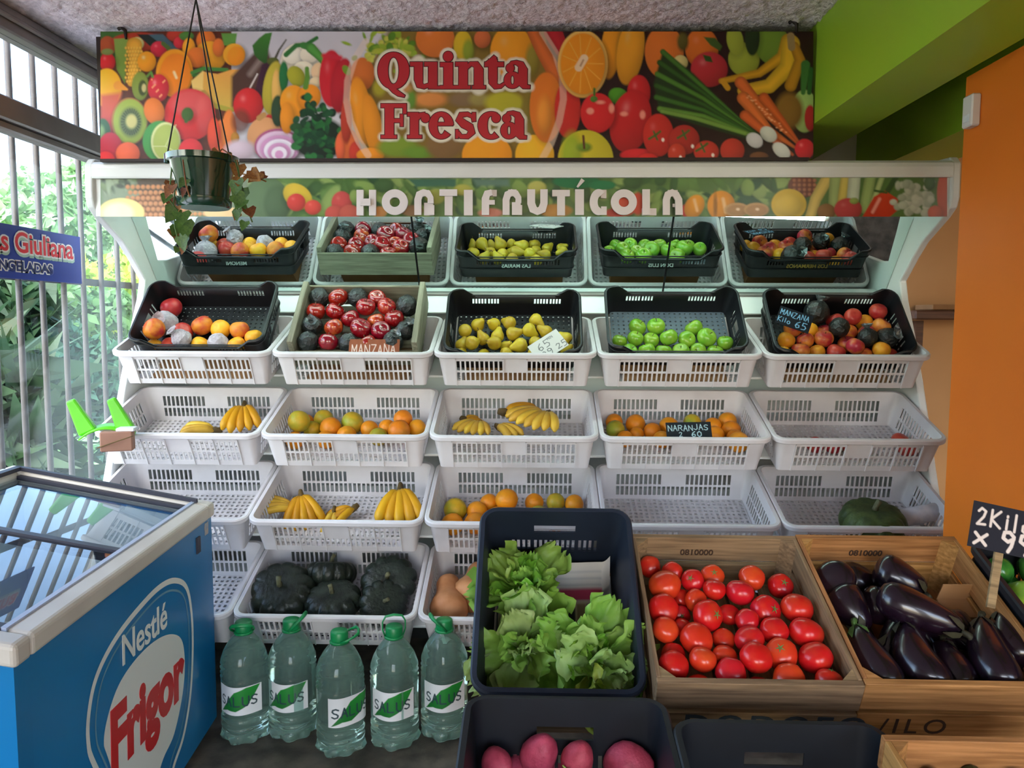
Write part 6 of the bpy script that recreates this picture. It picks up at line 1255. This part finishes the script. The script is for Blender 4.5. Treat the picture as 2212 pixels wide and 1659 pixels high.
stems = [[(385, 345), (380, 395), (375, 440), (378, 490), (390, 540)], [(395, 345), (402, 400), (410, 425)], [(372, 350), (365, 430), (395, 470), (402, 510)], [(512, 345), (520, 375), (545, 380), (575, 392)], [(508, 345), (522, 400), (530, 440), (545, 480)], [(500, 335), (480, 322), (465, 335)], [(515, 350), (518, 420), (512, 460)]]
for k, s_ in enumerate(stems): b = MB(); b.tube([px_loc(u, v, 2.25 - (.10 if k in (1,) else .05)) for u, v in s_], .0022, 5); b.build('stem', M_dry if k % 2 else M_ivy, pt)
lv = [(372, 436, 1, 26, 0), (362, 428, 0, 20, .5), (378, 460, 0, 28, .2), (392, 470, 0, 30, -.3), (398, 488, 0, 30, 0), (385, 500, 0, 26, .4), (376, 505, 1, 22, 0), (392, 520, 0, 24, -.2), (402, 515, 0, 26, .1), (372, 410, 1, 26, .3), (368, 398, 1, 20, -.2), (402, 395, 0, 20, .2), (408, 415, 0, 22, 0), (400, 412, 1, 18, 0), (385, 540, 0, 14, 0), (398, 536, 1, 16, .2), (515, 365, 1, 26, 0), (520, 392, 1, 24, .4), (532, 384, 1, 20, -.8), (545, 382, 1, 24, -1), (560, 380, 1, 24, 1), (573, 385, 1, 20, 1.2), (512, 400, 0, 28, 0), (522, 418, 0, 34, .2), (510, 430, 0, 26, -.2), (530, 440, 0, 24, .5), (514, 460, 0, 20, 0), (536, 458, 1, 24, .1), (530, 485, 0, 18, -.1), (512, 465, 1, 16, .2), (470, 330, 1, 16, .5), (385, 452, 1, 20, 0)]
for u, v, dry, sz, rz in lv: obj('leaf', IV[dry], pt, T(px_loc(u, v - sz * .35, 2.25 - rf.uniform(.02, .10))) @ R('Z', rf.uniform(-.6, .6)) @ R('X', -PI / 2 - .3 + rf.uniform(-.4, .4)) @ R('Z', rz + rf.uniform(-.4, .4)) @ Matrix.Scale(sz * 2.25 / FPX * 1.35, 4))

# ------------------------------------------------------------------ sign on the window glass
sg = empty('window_sign', T(-1.785, 0, 0)); tag(sg, 'blue frozen food sign with red lettering stuck on window', 'sign')
M_sb = mat('sign_blue', '#1c3aa4', '#1a3498', scale=3, rough=.4); M_sr = mat('sign_red', '#e02434', rough=.4); M_sw = mat('sign_white', '#e8e4e6', rough=.4); M_sn = mat('sign_navy', '#28306c', rough=.4); M_sgn = mat('sign_shadow', '#a8c4b8', rough=.4)
yR = 3.016
b = MB(); b.box((-.003, yR - .5, 1.583), (.005, 1.0, .182)); b.build('board', M_sb, sg)
def yz(me, name, y, z, x, sx=1, sz=1): return obj(name, me, sg, Matrix(((0, 0, 1, x), (1, 0, 0, y), (0, 1, 0, z), (0, 0, 0, 1))) @ Matrix.Diagonal((sx, sz, 1, 1)))
def sign_text(txt, size, yright, z, stretch, layers):
    for m, bold, dx, dz, x in layers:
        me = font_mesh(txt, size, 'lettering', m, bold=bold, depth=.0002, align='LEFT'); mx = max(v.co.x for v in me.vertices); yz(me, 'lettering', yright - (mx - bold) * stretch + dx, z + dz, x, stretch)
sign_text('Pastas Giuliana', .098, 2.962, 1.585, 1.06, ((M_sgn, .0075, .002, -.009, .0004), (M_sw, .0075, 0, 0, .0009), (M_sr, .0018, 0, 0, .0014)))
sign_text('CONGELADAS', .046, 2.83, 1.520, 1.25, ((M_sw, .0055, 0, 0, .0006), (M_sn, .0014, 0, 0, .0012)))
label_bins()
# ------------------------------------------------------------------ garden outside the window
M_grass = mat('garden_ground', '#7c8450', '#5f6a3c', scale=1.2, rough=.9); M_path = mat('garden_path', '#d4cdd2', '#c4bcc2', scale=2, rough=.85)
b = MB(); b.box((-16, 6, -.16), (28, 44, .1)); struct(b.build('ground', M_grass))
b = MB(); b.box((-3.5, 4.0, -.105), (3.1, 16, .02)); struct(b.build('path', M_path))
LF = {}
def leaf_cloud(name, m, rx, ry, rz, n, size, seed, up=.3, blade=1.7):
    rg_ = np.random.RandomState(seed); P = rg_.normal(0, 1, (n, 3)); P /= np.linalg.norm(P, axis=1)[:, None]; lump = 1 + .22 * np.sin(P @ rg_.normal(0, 4, 3) + 1) + .15 * np.sin(P @ rg_.normal(0, 7, 3)); P *= (rg_.uniform(.55, 1, n) ** .5 * lump)[:, None]; P *= np.array([rx, ry, rz])
    a = rg_.normal(0, 1, (n, 3)); a[:, 2] += up; a /= np.linalg.norm(a, axis=1)[:, None]; c = np.cross(a, rg_.normal(0, 1, (n, 3))); c /= np.linalg.norm(c, axis=1)[:, None]; s_ = size * rg_.uniform(.6, 1.3, n)[:, None]
    V = np.stack([P - a * s_ * blade / 2, P + c * s_ * .42, P + a * s_ * blade / 2, P - c * s_ * .42], 1).reshape(-1, 3); me = bpy.data.meshes.new(name); me.from_pydata(V.tolist(), [], (np.arange(n * 4).reshape(-1, 4)).tolist()); me.materials.append(m); return me
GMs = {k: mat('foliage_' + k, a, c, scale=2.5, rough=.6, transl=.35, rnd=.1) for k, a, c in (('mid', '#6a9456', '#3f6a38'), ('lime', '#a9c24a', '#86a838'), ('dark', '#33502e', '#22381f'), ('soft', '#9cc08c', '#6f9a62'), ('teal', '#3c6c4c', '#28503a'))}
M_bark = mat('bark', '#6a5a4c', '#54463a', scale=6, rough=.9)
CL = {}
def plant(nm, kind, x, y, z, rx, ry, rz, n, size, seed, lab, trunk=True, blade=1.7, cat='bush'):
    e = empty(nm, T(x, y, -.11)); me = leaf_cloud('foliage', GMs[kind], rx, ry, rz, n, size, seed, blade=blade); o = obj('foliage', me, e, T(0, 0, z + .11)); o['kind'] = 'stuff'
    b = MB(); b.tube([(0, 0, 0), (.03, .02, (z + .11) * .5), (0, 0, z + .11)], [.03 + .02 * rz, .025 + .012 * rz, .02], 8); b.build('trunk', M_bark, e, True); tag(e, lab, cat, 'garden plants')
plant('tree', 'soft', -6.3, 11.0, 2.4, .95, .95, 1.15, 4500, .12, 1, 'soft green tree seen through the bars above the hedge', cat='tree')
plant('tree', 'mid', -6.6, 14.0, 2.4, 1.2, 1.2, 1.2, 4500, .16, 2, 'mid green tree farther out behind the lime hedge', cat='tree')
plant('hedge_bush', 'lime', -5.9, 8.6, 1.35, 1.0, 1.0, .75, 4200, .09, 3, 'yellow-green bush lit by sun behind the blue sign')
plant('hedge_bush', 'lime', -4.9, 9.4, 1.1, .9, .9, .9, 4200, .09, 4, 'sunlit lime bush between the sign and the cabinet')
plant('hedge_bush', 'mid', -4.3, 7.4, .9, .75, .75, .85, 4200, .09, 5, 'mid green bush beside the display cabinet end')
plant('hedge_bush', 'teal', -4.0, 6.6, .55, .5, .5, .75, 3400, .08, 6, 'blue-green shrub low behind the bars near the cabinet')
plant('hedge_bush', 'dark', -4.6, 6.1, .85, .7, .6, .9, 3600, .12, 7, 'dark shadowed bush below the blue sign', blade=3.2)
plant('hedge_bush', 'soft', -3.9, 5.9, .15, .35, .35, .32, 2000, .05, 8, 'pale feathery low bush behind the green holder', blade=3)
plant('palm_bush', 'dark', -3.45, 4.55, .35, .42, .40, .75, 900, .20, 9, 'dark spiky palm bush close to the window bars', blade=5)
plant('tree', 'teal', -9.3, 12.9, 1.3, 1.1, 1.1, 1.0, 3000, .14, 10, 'dark tree by the pink house far outside', cat='tree')
M_pink = mat('pink_render', '#e8d2cc', '#dcc4be', scale=.8, rough=.9)
hs_ = empty('neighbour_house', T(-13.5, 17.5, -.11)); tag(hs_, 'pale pink house with flat roof beyond the garden trees', 'house')
b = MB(); b.box((0, 0, 1.9), (6, 5, 3.8)); b.build('wall', M_pink, hs_); b = MB(); b.box((0, 0, 3.9), (6.5, 5.5, .25)); b.build('roof', M_path, hs_)
for x in (-1.5, 1.2): b = MB(); b.box((x, -2.52, 2.0), (1.1, .08, 1.2)); b.build('window_frame', M_alu, hs_); b = MB(); b.box((x, -2.57, 2.0), (.95, .03, 1.05)); b.build('pane', M_gask, hs_)
